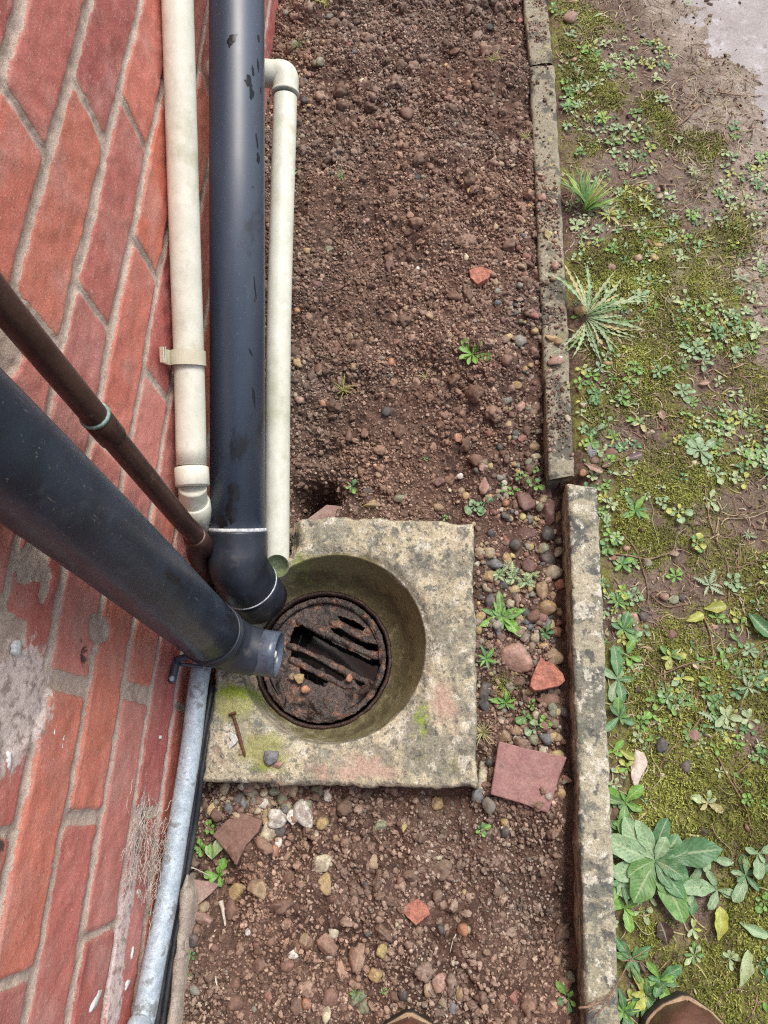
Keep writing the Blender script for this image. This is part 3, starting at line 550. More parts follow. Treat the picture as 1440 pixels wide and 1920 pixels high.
# black sloping pipe
def build_black():
    a, b = P(444, -60, .917), P(446, 992, .917); d = (b-a)/np.linalg.norm(b-a); far = a-d*1.6
    T = thing('soil_pipe', b, 'thick black pipe running along the wall foot between two white pipes, with glued elbow', 'pipe')
    tube_obj('pipe_run', lin(far, b+d*.01, 6), .0338, M['black'], T, 64)
    th = np.linspace(0, 2*np.pi, 49)[:-1]
    collar('glue_ring', b-d*.0012, b+d*.0035, .0357, M['cement'], T, .001)
    s0 = b+d*.003; s1 = b+d*.040; s3 = G(468, 1096, .048); s4 = G(491, 1127, .010); s2 = s3+(s3-s4)*.35
    pth = spline([s0, s0+d*.02, s1, (s1+s2)/2+np.array([-.001, -.001, .001]), s2, s3], 8)
    tube_obj('elbow', pth, .0364, M['black_dusty'], T, 64)
    e = (s4-s3)/np.linalg.norm(s4-s3); collar('seam_ring', s3-e*.001, s3+e*.0015, .0370, M['cement'], T, .0006)
    tube_obj('outlet_spigot', lin(s3, s4, 4), .0352, M['black_dusty'], T, 64, hollow=.003)
    def hit(px, py):
        o = np.array([0, 0, CAMZ]); q = ray(px, py); q = q/np.linalg.norm(q); oc = o-b; qa = q-d*(q@d); ob = oc-d*(oc@d); A_ = qa@qa; B_ = 2*qa@ob; C_ = ob@ob-.0338**2; return o+q*((-B_-math.sqrt(max(B_*B_-4*A_*C_, 0)))/(2*A_))
    for k, (px, py, la, lt, tilt) in enumerate([(436, 72, .0045, .0065, .3), (430, 80, .005, .003, 0), (466, 153, .0065, .0045, 0), (474, 132, .006, .002, .4), (484, 124, .007, .0018, .4), (473, 176, .006, .004, .5), (485, 73, .004, .002, 0), (482, 265, .008, .0014, .5), (484, 296, .006, .003, .3), (478, 540, .012, .0010, .4), (476, 745, .012, .0016, .4), (432, 960, .016, .007, 0), (440, 925, .010, .008, .2), (416, 980, .008, .006, 0), (489, 170, .004, .0015, 0), (470, 660, .005, .001, 1.)]):
        h = hit(px, py); n_ = h-b; n_ = n_-d*(n_@d); n_ /= np.linalg.norm(n_); t_ = np.cross(d, n_); a_ = np.linspace(0, 2*np.pi, 26, endpoint=False); rr_ = 1+.45*fbm(np.stack([np.cos(a_), np.sin(a_)], -1)*1.7, 1, 3, k)
        V = []
        for sc_ in (0, .5, 1.):
            for aa, q_ in zip(a_, rr_):
                u_, v_ = math.cos(aa)*q_*la*sc_, math.sin(aa)*q_*lt*sc_; u2, v2 = u_+v_*tilt, v_-u_*tilt*.4; th_ = v2/.0338
                V.append(b+d*((h-b)@d+u2)+(n_*math.cos(th_)+t_*math.sin(th_))*(.0338+.00018+.00012*(1-sc_)))
        mesh('wet_mark', V, grid_faces(3, 26, True), M['wet'], T)
build_black()
# white sloping pipe by the wall
def build_white_l():
    p0 = W(331, -60, -.3145); p1 = W(345, 400, -.3135); p2 = W(355, 700, -.3115); p3 = W(359, 872, -.309)
    d = (p0-p1)/np.linalg.norm(p0-p1)
    T = thing('waste_pipe', p3, 'cream white waste pipe clipped to the bricks, ending in stacked collars behind the copper pipe', 'pipe')
    tube_obj('pipe_run', spline([p0+d*1.4, p0, p1, p2, p3], 5), .0176, M['white'], T, 48)
    q0 = W(359, 876, -.309); q1 = W(361, 912, -.307); u = (q1-q0)/np.linalg.norm(q1-q0)
    collar('coupling', q0, q1, .0198, M['white'], T)
    r0 = q1; dq = float(-(RC.T@(q1-[0, 0, CAMZ]))[2]); r1 = P(362, 932, dq+.012); r2 = P(366, 957, dq+.028); r3 = P(372, 986, dq+.05); r4 = P(378, 1008, dq+.075)
    tube_obj('bend', spline([r0, r1, r2, r3, r4, P(386, 1032, dq+.12)], 6), .0165, M['white'], T, 48)
    collar('elbow_socket', r1+(r2-r1)*.35, r2+(r3-r2)*.55, .0192, M['white'], T)
    collar('lower_socket', r3+(r4-r3)*.0, r4+(r4-r3)*.2, .0186, M['white'], T)
    # clip on the wall
    c = W(353, 672, -.3115); dd = (p2-p1)/np.linalg.norm(p2-p1); h = .0085
    aa = np.linspace(0, np.pi*1.2, 24)-.55; sec = [(-.311+.0212*math.sin(t_) if False else 0, 0) for t_ in aa]
    prof = []   # open band around the pipe in the plane across it, tail lies on the wall above
    for t_ in np.linspace(-95, 150, 26):
        prof.append((math.cos(R_(t_))*.0202, math.sin(R_(t_))*.0202))
    last = prof[-1]; prof += [(last[0]-.001, last[1]+.006), (-.0165, .030), (-.0165, .038), (-.010, .041), (-.0105, .0435)]
    prof = np.array(prof); inner = []
    t_ = np.gradient(prof, axis=0); t_ /= np.linalg.norm(t_, axis=1)[:, None]; inner = prof+np.stack([t_[:, 1], -t_[:, 0]], -1)*-.0022
    e2 = np.array([0, -dd[2], dd[1]]); e2 = e2*(1 if e2[2] > 0 else -1); ex = np.array([1., 0, 0]); V = []
    for s_ in (-h, -h+.0008, h-.0008, h):
        sh = .0006 if abs(s_) == h else 0
        V.append([c+dd*s_+ex*(q[0]+(0 if 0 else 0))+e2*q[1] for q in prof]); 
    for s_ in (h, -h): V.append([c+dd*s_+ex*q[0]+e2*q[1] for q in inner])
    V = np.array(V); n = V.shape[1]; f = [grid_faces(6, n)]; j = np.arange(n-1); f.append(np.stack([5*n+j, 5*n+j+1, j+1, j], -1))
    mesh('wall_clip', V.reshape(-1, 3), np.concatenate(f), M['cream'], T, smooth=False)
build_white_l()
# thin white overflow pipe with knee
def build_white_r():
    r = .0158; ctr = [(535, 184, .987), (524, 560, .965), (521, 800, .955), (519, 1062, .95)]
    pts = [P(*c) for c in ctr]
    T = thing('overflow_pipe', pts[-1], 'slim white pipe with square knee, open mossy end hanging over the gully', 'pipe')
    end = pts[-1]; d = (pts[-1]-pts[-2]); d /= np.linalg.norm(d)
    # outer skin with obliquely cut end
    path = spline(pts, 10); path = np.vstack([path[:-1], end-d*.001])
    def oblique(rad):
        v, f = tube(path, rad, 48, False); n = len(path); k = v.reshape(n, 48, 3); cut = np.array([.10, -.62, .75]); cut /= np.linalg.norm(cut)
        for i in range(n):
            s_ = (k[i]-(end-d*.012))@cut; mv = np.where(s_ < 0, 0, 0)
        # slide the last ring along d onto the cut plane
        pl = np.array([.15, -.75, .35]); pl /= np.linalg.norm(pl)
        s_ = ((end-k[-1])@pl)/(d@pl); k[-1] = k[-1]+d*s_[:, None]; return k.reshape(-1, 3), f[0], n
    v1, f1, n = oblique(r); v2, f2, _ = oblique(r-.0022); N1 = len(v1); j = np.arange(48); j2 = (j+1) % 48; L0 = (n-1)*48
    lip = np.stack([L0+j, L0+j2, N1+L0+j2, N1+L0+j], -1)[:, ::-1]
    mesh('pipe_run', v1, f1, M['white'], T); mesh('bore', np.vstack([v2, v1[L0:L0+48]]), np.concatenate([f2[:, ::-1], np.stack([L0+j, L0+j2, n*48+j2, n*48+j], -1)]), M['algae_inside'], T)
    # knee: fitting turning to the wall
    k0 = pts[0]-(pts[1]-pts[0])*.02; u = (pts[0]-pts[1]); u /= np.linalg.norm(u)
    a = k0; b = k0+u*.020; cpt = b+u*.009+np.array([-.009, 0, .0]); e_ = cpt+np.array([-.03, .002, .002])
    tube_obj('knee', spline([a, a+u*.010, b, b+u*.0065+np.array([-.0025, 0, 0]), cpt, cpt+np.array([-.008, 0, 0]), e_], 7), .0172, M['white'], T, 48)
    collar('knee_lip', a-u*.001, a+u*.003, .0186, M['white'], T, .0006)
    tube_obj('wall_spigot', lin(e_, [-.345, e_[1], e_[2]], 3), .0158, M['white'], T, 40)
build_white_r()
# copper
def build_copper():
    x = -.302
    T = thing('copper_pipe', (x, .26, 0), 'thin brown copper pipe coming down the wall, with pale green joint ring', 'pipe')
    pt = lambda z: np.array([x, .2865-.0275*(.53-z)/.41, z])
    top = pt(1.9); top[1] = .33
    tube_obj('pipe_run', spline([top, pt(.8), pt(.53), pt(.3), pt(.2), pt(.155), G(368, 1040, .115), G(386, 1070, .06), G(396, 1085, .0)], 8), .0112, M['copper'], T, 40)
    q = W(178, 778, x); jz = q[2]
    collar('joint_sleeve', pt(jz-.001), pt(jz-.035), .0127, M['copper'], T, .0008); collar('joint_ring', pt(jz+.0015), pt(jz-.002), .0131, M['verdigris'], T, .0006)
    lo = pt(.155); collar('lower_sleeve', lo, pt(.115), .0135, M['copper'], T, .001)
build_copper()
# big vertical downpipe
def build_down():
    T = thing('downpipe', (-.28, .153, 0), 'thick black downpipe ending in a ribbed bend and short stub over the grate', 'pipe')
    top = np.array([-.280, .245, 1.9]); a = np.array([-.280, .181, .53]); b = np.array([-.280, .155, .125])
    tube_obj('pipe_run', spline([top, (top+a)/2, a, b], 6), .0352, M['down'], T, 72)
    w0, w1 = b+[0, 0, .004], b+[.0005, 0, -.004]; 
    bend = spline([b+[0, 0, .002], b+[.001, -.001, -.014], b+[.008, -.004, -.034], b+[.022, -.008, -.050], b+[.042, -.012, -.060]], 8)
    n = len(bend); rr = .0358-.0065*sm(.2, 1, np.linspace(0, 1, n)); tube_obj('ribbed_bend', bend, rr, M['black_dusty'], T, 72)
    for fr in (.06, .20, .34):
        i = int(fr*(n-1)); c = bend[i]; dd = bend[i+1]-bend[i]; dd /= np.linalg.norm(dd); collar('rib', c-dd*.0018, c+dd*.0022, rr[i]+.0012, M['black_dusty'], T, .0009)
    s0 = bend[-1]-np.array([.006, -.001, -.001]); e = np.array([1., -.09, -.05]); e /= np.linalg.norm(e); s1 = s0+e*.033
    tube_obj('stub', lin(s0, s1, 5), .0278, M['offcut'], T, 64, hollow=.0035)
    # white scrap lodged in the mouth
    c = s1-e*.004+np.array([0, -.001, .012]); v, f = rock(5, 'a', 2); mesh('white_scrap', v*[.006, .007, .010]+c, f, M['white_part'], T)
    # bracket to the wall
    br = W(330, 1250, -.328)
    T2 = thing('pipe_bracket', br, 'small black plastic bracket fixed to the bricks under the thick downpipe', 'bracket')
    def bar(p, q, wv, hv):
        p, q = np.asarray(p, float), np.asarray(q, float); t_ = (q-p)/np.linalg.norm(q-p); s_ = np.cross(t_, [0, 0, 1.]); s_ = s_ if np.linalg.norm(s_) > .1 else np.array([1., 0, 0]); s_ /= np.linalg.norm(s_); u_ = np.cross(s_, t_); V = []
        for k in np.linspace(0, 1, 6):
            for aa in np.linspace(0, 2*np.pi, 12, endpoint=False):
                cx, cy = np.cos(aa), np.sin(aa); V.append(p+(q-p)*k+s_*np.sign(cx)*abs(cx)**.35*wv+u_*np.sign(cy)*abs(cy)**.35*hv)
        V += [p, q]; j = np.arange(12); j2 = (j+1) % 12
        return np.array(V), [grid_faces(6, 12, True)[:, ::-1], np.stack([j, j2, np.full(12, 72)], -1), np.stack([60+j2, 60+j, np.full(12, 73)], -1)]
    v, f = bar(W(333, 1233, -.330), W(322, 1280, -.330), .004, .0035); mesh('back_plate', v, f, M['black'], T2)
    v, f = bar(W(333, 1237, -.328), [-.300, .135, .10], .003, .006); mesh('arm', v, f, M['black'], T2)
    v, f = bar(W(334, 1245, -.329), [-.300, .122, .075], .002, .004); mesh('arm', v, f, M['black'], T2)
    v, f = ICO[2]; mesh('screw_head', v*[.003, .0035, .0035]+W(322, 1272, -.326), f, M['galv'], T2)
build_down()
# galvanised conduit, cables, concrete edging strip
def build_foot():
    T = thing('metal_conduit', GP(345, 1480), 'galvanised grey metal pipe with rusty flecks lying along the foot of the brick wall', 'pipe')
    pts = [W(378, 1250, -.312), W(358, 1400, -.3135), W(346, 1480, -.3145), W(333, 1560, -.3160), W(312, 1690, -.3165), W(290, 1800, -.3165), W(268, 1915, -.3165), W(232, 2080, -.317)]
    d = pts[-1]-pts[-2]; d /= np.linalg.norm(d); d[2] = 0; pts[0] = pts[0]-[0, 0, .0]
    tube_obj('conduit_tube', spline([pts[0]+[.004, .06, -.03]]+pts+[pts[-1]+d*.6], 8), .0122, M['galv'], T, 40)
    for (dx, r, nm, lb) in ((0., .0042, 'black_cable', 'black cable nearest the galvanised pipe in the gap at the wall foot'), (.0095, .0036, 'black_cable', 'black cable against the pale mortar strip at the wall foot')):
        q = [G(398+dx*900, 1285, .02), G(372+dx*900, 1440, .018), G(355+dx*900, 1560, .0), G(330+dx*1000, 1700, .0), G(312+dx*1100, 1800, .002), G(294+dx*1200, 1915, .004), G(270+dx*1200, 2080, .004)]
        tag(tube_obj(nm, spline(q, 8), r, M['rubber'], None, 20, origin=q[3]), lb, 'cable', 'cables along the wall foot')
    # pale strip of mortar haunching
    q = np.array([G(350, 1640, .004), G(345, 1700, .008), G(334, 1800, .009), G(321, 1920, .009), G(300, 2100, .009)]); c = spline(q, 14); V = []
    for i, k in enumerate(c):
        w_ = .0055*(1+.4*vn(np.array([k*60]), 3)[0])*min(1, .3+i*.08)
        for (dx, dz) in ((-1, -.05), (-1.05, -.002), (-.6, .0012), (.3, .001), (1, -.002), (1.25, -.012), (1.4, -.05)):
            V.append([k[0]+dx*w_+.0012*vn(np.array([k*130+dx]), 8)[0], k[1], k[2]+dz+.001*vn(np.array([k*100+dx*3]), 5)[0]])
    tag(mesh('mortar_strip', V, grid_faces(len(c), 7)[:, ::-1], std('pale_mortar', S(186, 172, 156), S(156, 142, 128), 60, rough=.95, bump=1, bsc=300, bd=.0015, spots=[(S(120, 104, 92), 80, .58, .68)]), origin=c[5]), 'narrow crumbly strip of pale mortar between the cables and the soil', 'mortar strip')
build_foot()
# ------------------------------------------------------------------ kerbs
def kerb(name, quad, zt, m, label, seed, depth=.13):
    # quad: far-left, far-right, near-right, near-left
    q = [np.array(k[:2]) for k in quad]; nl = max(int(np.linalg.norm(q[0]-q[3])/.0025), 8); nw = 18; V = []
    ts = np.linspace(0, 1, nl)
    for t in ts:
        a = q[0]+(q[3]-q[0])*t; b = q[1]+(q[2]-q[1])*t; w_ = np.linalg.norm(b-a); u = (b-a)/w_
        for s in [None, None]+list(np.linspace(0, 1, nw))+[9, 9]:
            pass
        row = []
        for (s, dz) in [(0, -depth), (0, -.03), (0, -.006)]+[(s, 0) for s in np.linspace(.012, .988, nw)]+[(1, -.006), (1, -.03), (1, -depth)]:
            row.append(np.r_[a+u*w_*s, zt+dz])
        V.append(row)
    V = np.array(V); p = V.copy(); n3 = fbm(p, 30, 3, seed); n4 = fbm(p, 110, 3, seed+5)
    cen = (V[:, :1, :2]+V[:, -1:, :2])/2; out = V[..., :2]-cen; L_ = np.linalg.norm(out, axis=-1, keepdims=True)+1e-9
    V[..., :2] += out/L_*np.clip(L_/.02, 0, 1)*(.0016*n3+.0009*n4)[..., None]
    ed = np.minimum(L_[..., 0]*0+1, 1); ss = np.abs(np.linspace(-1, 1, V.shape[1]))[None]
    e = (np.array([0]*3+[1]*nw+[0]*3)[None])*(np.clip((np.abs(np.r_[0, 0, 0, np.linspace(-1, 1, nw), 0, 0, 0])-.82)/.18, 0, 1)**2)[None]
    V[..., 2] += .0011*n3+.0009*n4-e*.0028*(1+n3)
    tt = ts[:, None]*np.linalg.norm(q[0]-q[3]); Lk = np.linalg.norm(q[0]-q[3]); en = np.clip(1-np.minimum(tt, Lk-tt)/.007, 0, 1)**2; V[..., 2] -= en*.005
    n, m_ = V.shape[:2]; f = [grid_faces(n, m_)[:, ::-1]]
    v = V.reshape(-1, 3)
    for r in (0, n-1):
        c = v[r*m_:(r+1)*m_].mean(0); v = np.vstack([v, c]); j = np.arange(m_-1); t3 = np.stack([r*m_+j, r*m_+j+1, np.full(m_-1, len(v)-1)], -1); f.append(t3 if r else t3[:, ::-1])
    f = [f[0]]+[np.concatenate(f[1:])]
    return tag(mesh(name, v, f, M[m], None, origin=np.r_[(q[0]+q[2])/2, 0]), label, 'kerb', 'concrete kerb edging')
KZ1, KZ2 = .022, .030
kerb('kerb_stone', [G(964, -170, KZ1+.002), G(1010, -170, KZ1+.002), G(1037, 112, KZ1+.002), G(993, 116, KZ1+.002)], KZ1+.002, 'kerb_dark', 'short far length of kerb half buried in soil crumbs', 12)
kerb('kerb_stone', [G(993, 121, KZ1), G(1040, 118, KZ1), G(1078, 888, KZ1), G(1030, 897, KZ1)], KZ1, 'kerb_dark', 'dark middle length of kerb strewn with soil and small stones', 22)
kerb('kerb_stone', [G(1064, 904, KZ2), G(1121, 912, KZ2), np.array([.1710, -.465, KZ2]), np.array([.1382, -.465, KZ2])], KZ2, 'kerb', 'pale lichen-spotted length of kerb nearest the boots', 32)
# ------------------------------------------------------------------ slabs and shards cut to an outline
def slab(name, pts, z, th, m, label, cat, tilt=(0, 0), jag=.0006, rnd=.0012, seed=1, n=150, group=None, color=None, lump=.0004):
    q = np.array([G(*k, z)[:2] for k in pts]); c = q.mean(0); b = resample(q, n, jag, seed); V = []
    rs = list(np.linspace(0, 1, 14)[1:-1])+[.96, .985, 1.]
    for t in rs: V.append(np.c_[c+(b-c)*t, np.full(n, z)])
    V = np.array(V); V[..., 2] += lump*fbm(V[..., :2], 150, 3, seed); V[-1, :, 2] -= rnd; V[-2, :, 2] -= rnd*.25
    sd = [np.c_[c+(b-c)*k, np.full(n, zz)] for zz, k in ((z-rnd*2, 1.004), (z-th+rnd, 1.0), (z-th, .97))]
    V = np.concatenate([V, sd]).reshape(-1, 3); V = np.vstack([V, [[*c, z], [*c, z-th]]]); k = len(rs)+3; j = np.arange(n); j2 = (j+1) % n
    V[:, 2] += (V[:, 0]-c[0])*tilt[0]+(V[:, 1]-c[1])*tilt[1]
    o = mesh(name, V, [grid_faces(k, n, True)[:, ::-1], np.concatenate([np.stack([np.full(n, k*n), j, j2], -1), np.stack([np.full(n, k*n+1), (k-1)*n+j2, (k-1)*n+j], -1)])], M[m], None, origin=[*c, z-th])
    if color: o.color = (*color, 1)
    return tag(o, label, cat, group)
def SL(name, pts, dz, th, m, label, cat, **k):
    c = np.mean(np.array(pts, float), 0); g = GP(*c); return slab(name, pts, g[2]+dz, th, m, label, cat, **k)
SL('quarry_tile', [(936, 1390), (985, 1402), (1063, 1420), (1052, 1448), (1028, 1525), (975, 1506), (920, 1490), (927, 1440)], .012, .013, 'tile_red', 'flat red quarry tile lying on the soil beside the pale kerb', 'tile', jag=.0005, seed=3)
SL('brick_fragment', [(1013, 1231), (1022, 1243), (1040, 1247), (1058, 1262), (1062, 1277), (1045, 1286), (1022, 1290), (1003, 1293), (994, 1287), (999, 1262), (1008, 1250)], .016, .02, 'terracotta', 'rough orange brick fragment resting against the pale kerb', 'brick fragment', jag=.0016, seed=4, lump=.0014)
SL('tile_shard', [(446, 1522), (491, 1537), (484, 1560), (462, 1585), (444, 1622), (418, 1590), (396, 1566), (420, 1540)], .016, .010, 'tile_brown', 'muddy brown tile shard beside the white gravel under the surround', 'tile shard', tilt=(.1, -.12), seed=5)
SL('tile_shard', [(350, 1648), (372, 1650), (392, 1654), (410, 1660), (395, 1676), (372, 1695), (352, 1708), (340, 1706), (343, 1680)], .012, .008, 'tile_pink', 'pinkish broken tile wedged against the galvanised pipe', 'tile shard', tilt=(-.2, 0), seed=6)
SL('brick_fragment', [(783, 1687), (799, 1700), (806, 1716), (790, 1728), (779, 1736), (765, 1722), (750, 1708), (765, 1695)], .008, .012, 'terracotta', 'small pinkish red brick chip alone in the soil near the boots', 'brick fragment', jag=.001, seed=7, lump=.0012)
SL('brick_fragment', [(878, 506), (900, 500), (924, 508), (914, 522), (896, 532), (882, 522)], .010, .010, 'terracotta', 'broad pink red brick chip in the bare soil beyond the lone green seedling', 'brick fragment', jag=.001, seed=8, lump=.0012)
SL('buried_stone', [(560, 985), (590, 962), (612, 946), (640, 948), (652, 962), (640, 985), (600, 1000)], .004, .03, 'tile_pink', 'smooth mauve stone half hidden behind the back edge of the surround', 'stone', jag=.0004, rnd=.004, seed=9)
# ------------------------------------------------------------------ individual stones
CP = {'oc': ('ochre', S(182, 156, 108)), 'tn': ('tan', S(170, 146, 114)), 'cr': ('cream', S(200, 190, 160)), 'wh': ('white', S(226, 222, 210)), 'gy': ('grey', S(136, 132, 122)), 'dg': ('dark grey', S(84, 82, 80)), 'bg': ('blue-grey', S(122, 126, 130)),
      'rd': ('brick-red', S(172, 112, 100)), 'dr': ('dark red', S(122, 88, 82)), 'br': ('brown', S(132, 100, 84)), 'or': ('orange', S(188, 134, 100)), 'pk': ('pinkish', S(178, 142, 126)), 'gn': ('greenish grey', S(142, 146, 118)), 'mv': ('mauve', S(126, 106, 110)), 'yl': ('yellow', S(188, 176, 116))}
LM = [('lone green seedling', 885, 668), ('round-leaved cluster', 890, 950), ('leafy tangle', 980, 895), ('quarry tile', 990, 1455), ('orange brick fragment', 1030, 1265), ('toothed rosette', 940, 1160), ('feathery pale weed', 955, 1090), ('narrow-leaved sprout', 912, 1235), ('kerb joint', 1050, 895), ('far kerb joint', 1000, 118),
      ('white pipe knee', 545, 130), ('mossy pipe end', 520, 1055), ('dark soil hole', 575, 950), ('back surround corner', 885, 985), ('near surround corner', 893, 1480), ('brown tile shard', 445, 1570), ('small red brick chip', 778, 1712), ('broad red brick chip', 898, 515), ('kerb-side boot', 1275, 1890), ('soil-side boot', 770, 1895),
      ('broad-leaved plant', 1225, 1610), ('silvery toothed plant', 1095, 600), ('yellowish grass tuft', 1090, 380), ('pinkish tile', 375, 1675), ('wilting weed', 408, 1640), ('worn concrete corner', 1400, 80), ('rusty nail', 445, 1375), ('long arching stem', 1290, 1350), ('grass seedling', 645, 735), ('tiny grass sprig', 640, 335), ('drain grate', 615, 1240)]
LABELS = {}
def side_phrase(px, py):
    best = min(LM, key=lambda l: math.hypot(px-l[1], py-l[2])); dx, dy = px-best[1], py-best[2]; d = math.hypot(dx, dy)
    if abs(dx) > abs(dy): s = 'wallward of the' if dx < 0 else ('kerbward of the' if px < 1040 else 'outward of the')
    else: s = 'beyond the' if dy < 0 else 'bootward of the'
    dd = 'just' if d < 40 else ('a little' if d < 85 else ('well' if d < 140 else 'far'))
    return f'{dd} {s} {best[0]}'
STONES = []
def stone(px, py, w_, h_, c, form='p', on=None, name=None):
    g = GP(px, py) if on is None else G(px, py, on)
    cn, cc = CP[c]; seed = len(STONES)*13+5; rx, ry = w_/2*PX*1.08, h_/2*PX*1.12; rz = min(rx, ry)*(.75 if form == 'p' else .6 if form == 'a' else .32)
    v, f = rock(seed, form, 3 if max(w_, h_) > 18 else 2); a = random.uniform(-.35, .35) if form != 'p' else random.uniform(-.6, .6)*(1 if abs(w_-h_) < 6 else .25)
    ti = random.uniform(-.3, .3); v = v*[rx, ry, rz]; v = np.stack([v[:, 0]*math.cos(ti)+v[:, 2]*math.sin(ti), v[:, 1], -v[:, 0]*math.sin(ti)+v[:, 2]*math.cos(ti)], -1)
    v = np.stack([v[:, 0]*math.cos(a)-v[:, 1]*math.sin(a), v[:, 0]*math.sin(a)+v[:, 1]*math.cos(a), v[:, 2]], -1)
    k = rz*(.25 if on is None else .85); nm = name or {'p': 'pebble', 'a': 'stone', 's': 'shard'}[form]
    ctr = g+[0, 0, k]; d = ray(px, py); ctr = np.array([0, 0, CAMZ])+d*((ctr[2]-CAMZ)/d[2])
    o = mesh(nm, v+ctr, f, M['stone'], None, origin=ctr-[0, 0, rz*.5]); jit = random.uniform(.88, 1.1); o.color = (*[min(1, x*jit) for x in cc], 1)
    sz = 'tiny' if max(w_, h_) < 18 else 'small' if max(w_, h_) < 28 else 'mid-sized' if max(w_, h_) < 45 else 'large'
    shp = ('long ' if max(w_, h_) > 1.6*min(w_, h_) else '')+{'p': 'rounded pebble', 'a': 'angular stone', 's': 'flat shard'}[form]
    where = side_phrase(px, py).replace('just ', '' if on == KZ1 else 'just ')+(' on the kerb' if on == KZ1 else '')
    STONES.append((o, px, py, sz, cn, shp, where))
def Z(ox, oy, s, rows, on=None):
    for (x, y, w_, h_, c, *fm) in rows: stone(ox+x/s, oy+y/s, w_/s, h_/s, c, fm[0] if fm else 'p', on)
Z(860, 860, 2.743, [(328, 298, 46, 40, 'yl'), (367, 312, 52, 52, 'gy'), (510, 298, 52, 70, 'oc'), (335, 385, 150, 66, 'dr', 's'), (458, 388, 82, 80, 'dg'), (435, 465, 54, 64, 'gn'), (365, 452, 42, 44, 'yl'), (508, 478, 48, 60, 'cr'), (182, 540, 100, 66, 'bg'), (242, 515, 56, 66, 'oc', 'a'), (362, 515, 78, 50, 'dr', 's'), (365, 550, 84, 76, 'dr', 'a'), (455, 515, 80, 90, 'dg'), (490, 585, 98, 72, 'cr'), (153, 605, 70, 62, 'oc', 'a'),
 (430, 680, 64, 96, 'tn'), (515, 650, 56, 56, 'or', 'a'), (165, 730, 68, 68, 'dg'), (455, 768, 84, 82, 'oc'), (390, 808, 76, 66, 'br'), (455, 840, 66, 60, 'bg', 'a'), (515, 845, 44, 44, 'rd', 'a'), (510, 892, 60, 60, 'or', 'a'), (402, 872, 44, 50, 'pk', 'a'), (345, 915, 66, 60, 'gy', 'a'), (312, 1022, 196, 140, 'pk', 'a'), (488, 1015, 96, 84, 'tn', 'a'), (460, 1250, 110, 92, 'br', 's'), (130, 1190, 66, 100, 'dg', 'a'), (138, 1262, 60, 90, 'dg', 'a'),
 (300, 1395, 66, 50, 'tn'), (385, 1442, 52, 56, 'gn'), (310, 1445, 60, 40, 'gy'), (500, 1432, 66, 42, 'tn'), (125, 1628, 48, 160, 'cr'), (545, 1652, 66, 40, 'or', 's'), (100, 1738, 62, 70, 'bg'), (158, 1785, 60, 74, 'gy'), (235, 1868, 34, 34, 'oc'), (345, 225, 100, 110, 'dr', 's'), (442, 170, 80, 110, 'dr', 's'), (465, 275, 74, 150, 'dr', 'a'), (420, 247, 46, 52, 'gn'), (128, 140, 70, 100, 'pk', 's'), (240, 230, 40, 44, 'or'), (165, 385, 48, 50, 'dg'), (290, 437, 66, 64, 'dg'), (240, 412, 36, 36, 'rd', 'a'),
 (520, 790, 34, 38, 'oc'), (485, 712, 30, 30, 'pk'), (105, 490, 46, 44, 'oc'), (185, 492, 50, 36, 'or', 'a'), (375, 1370, 40, 36, 'gn'), (150, 475, 40, 30, 'oc'), (235, 1425, 56, 48, 'tn'), (435, 965, 56, 40, 'oc', 'a'), (515, 425, 38, 40, 'gn'), (540, 1300, 50, 60, 'dg'), (160, 1560, 44, 40, 'dg'), (100, 645, 36, 36, 'br'), (275, 500, 40, 30, 'yl')])
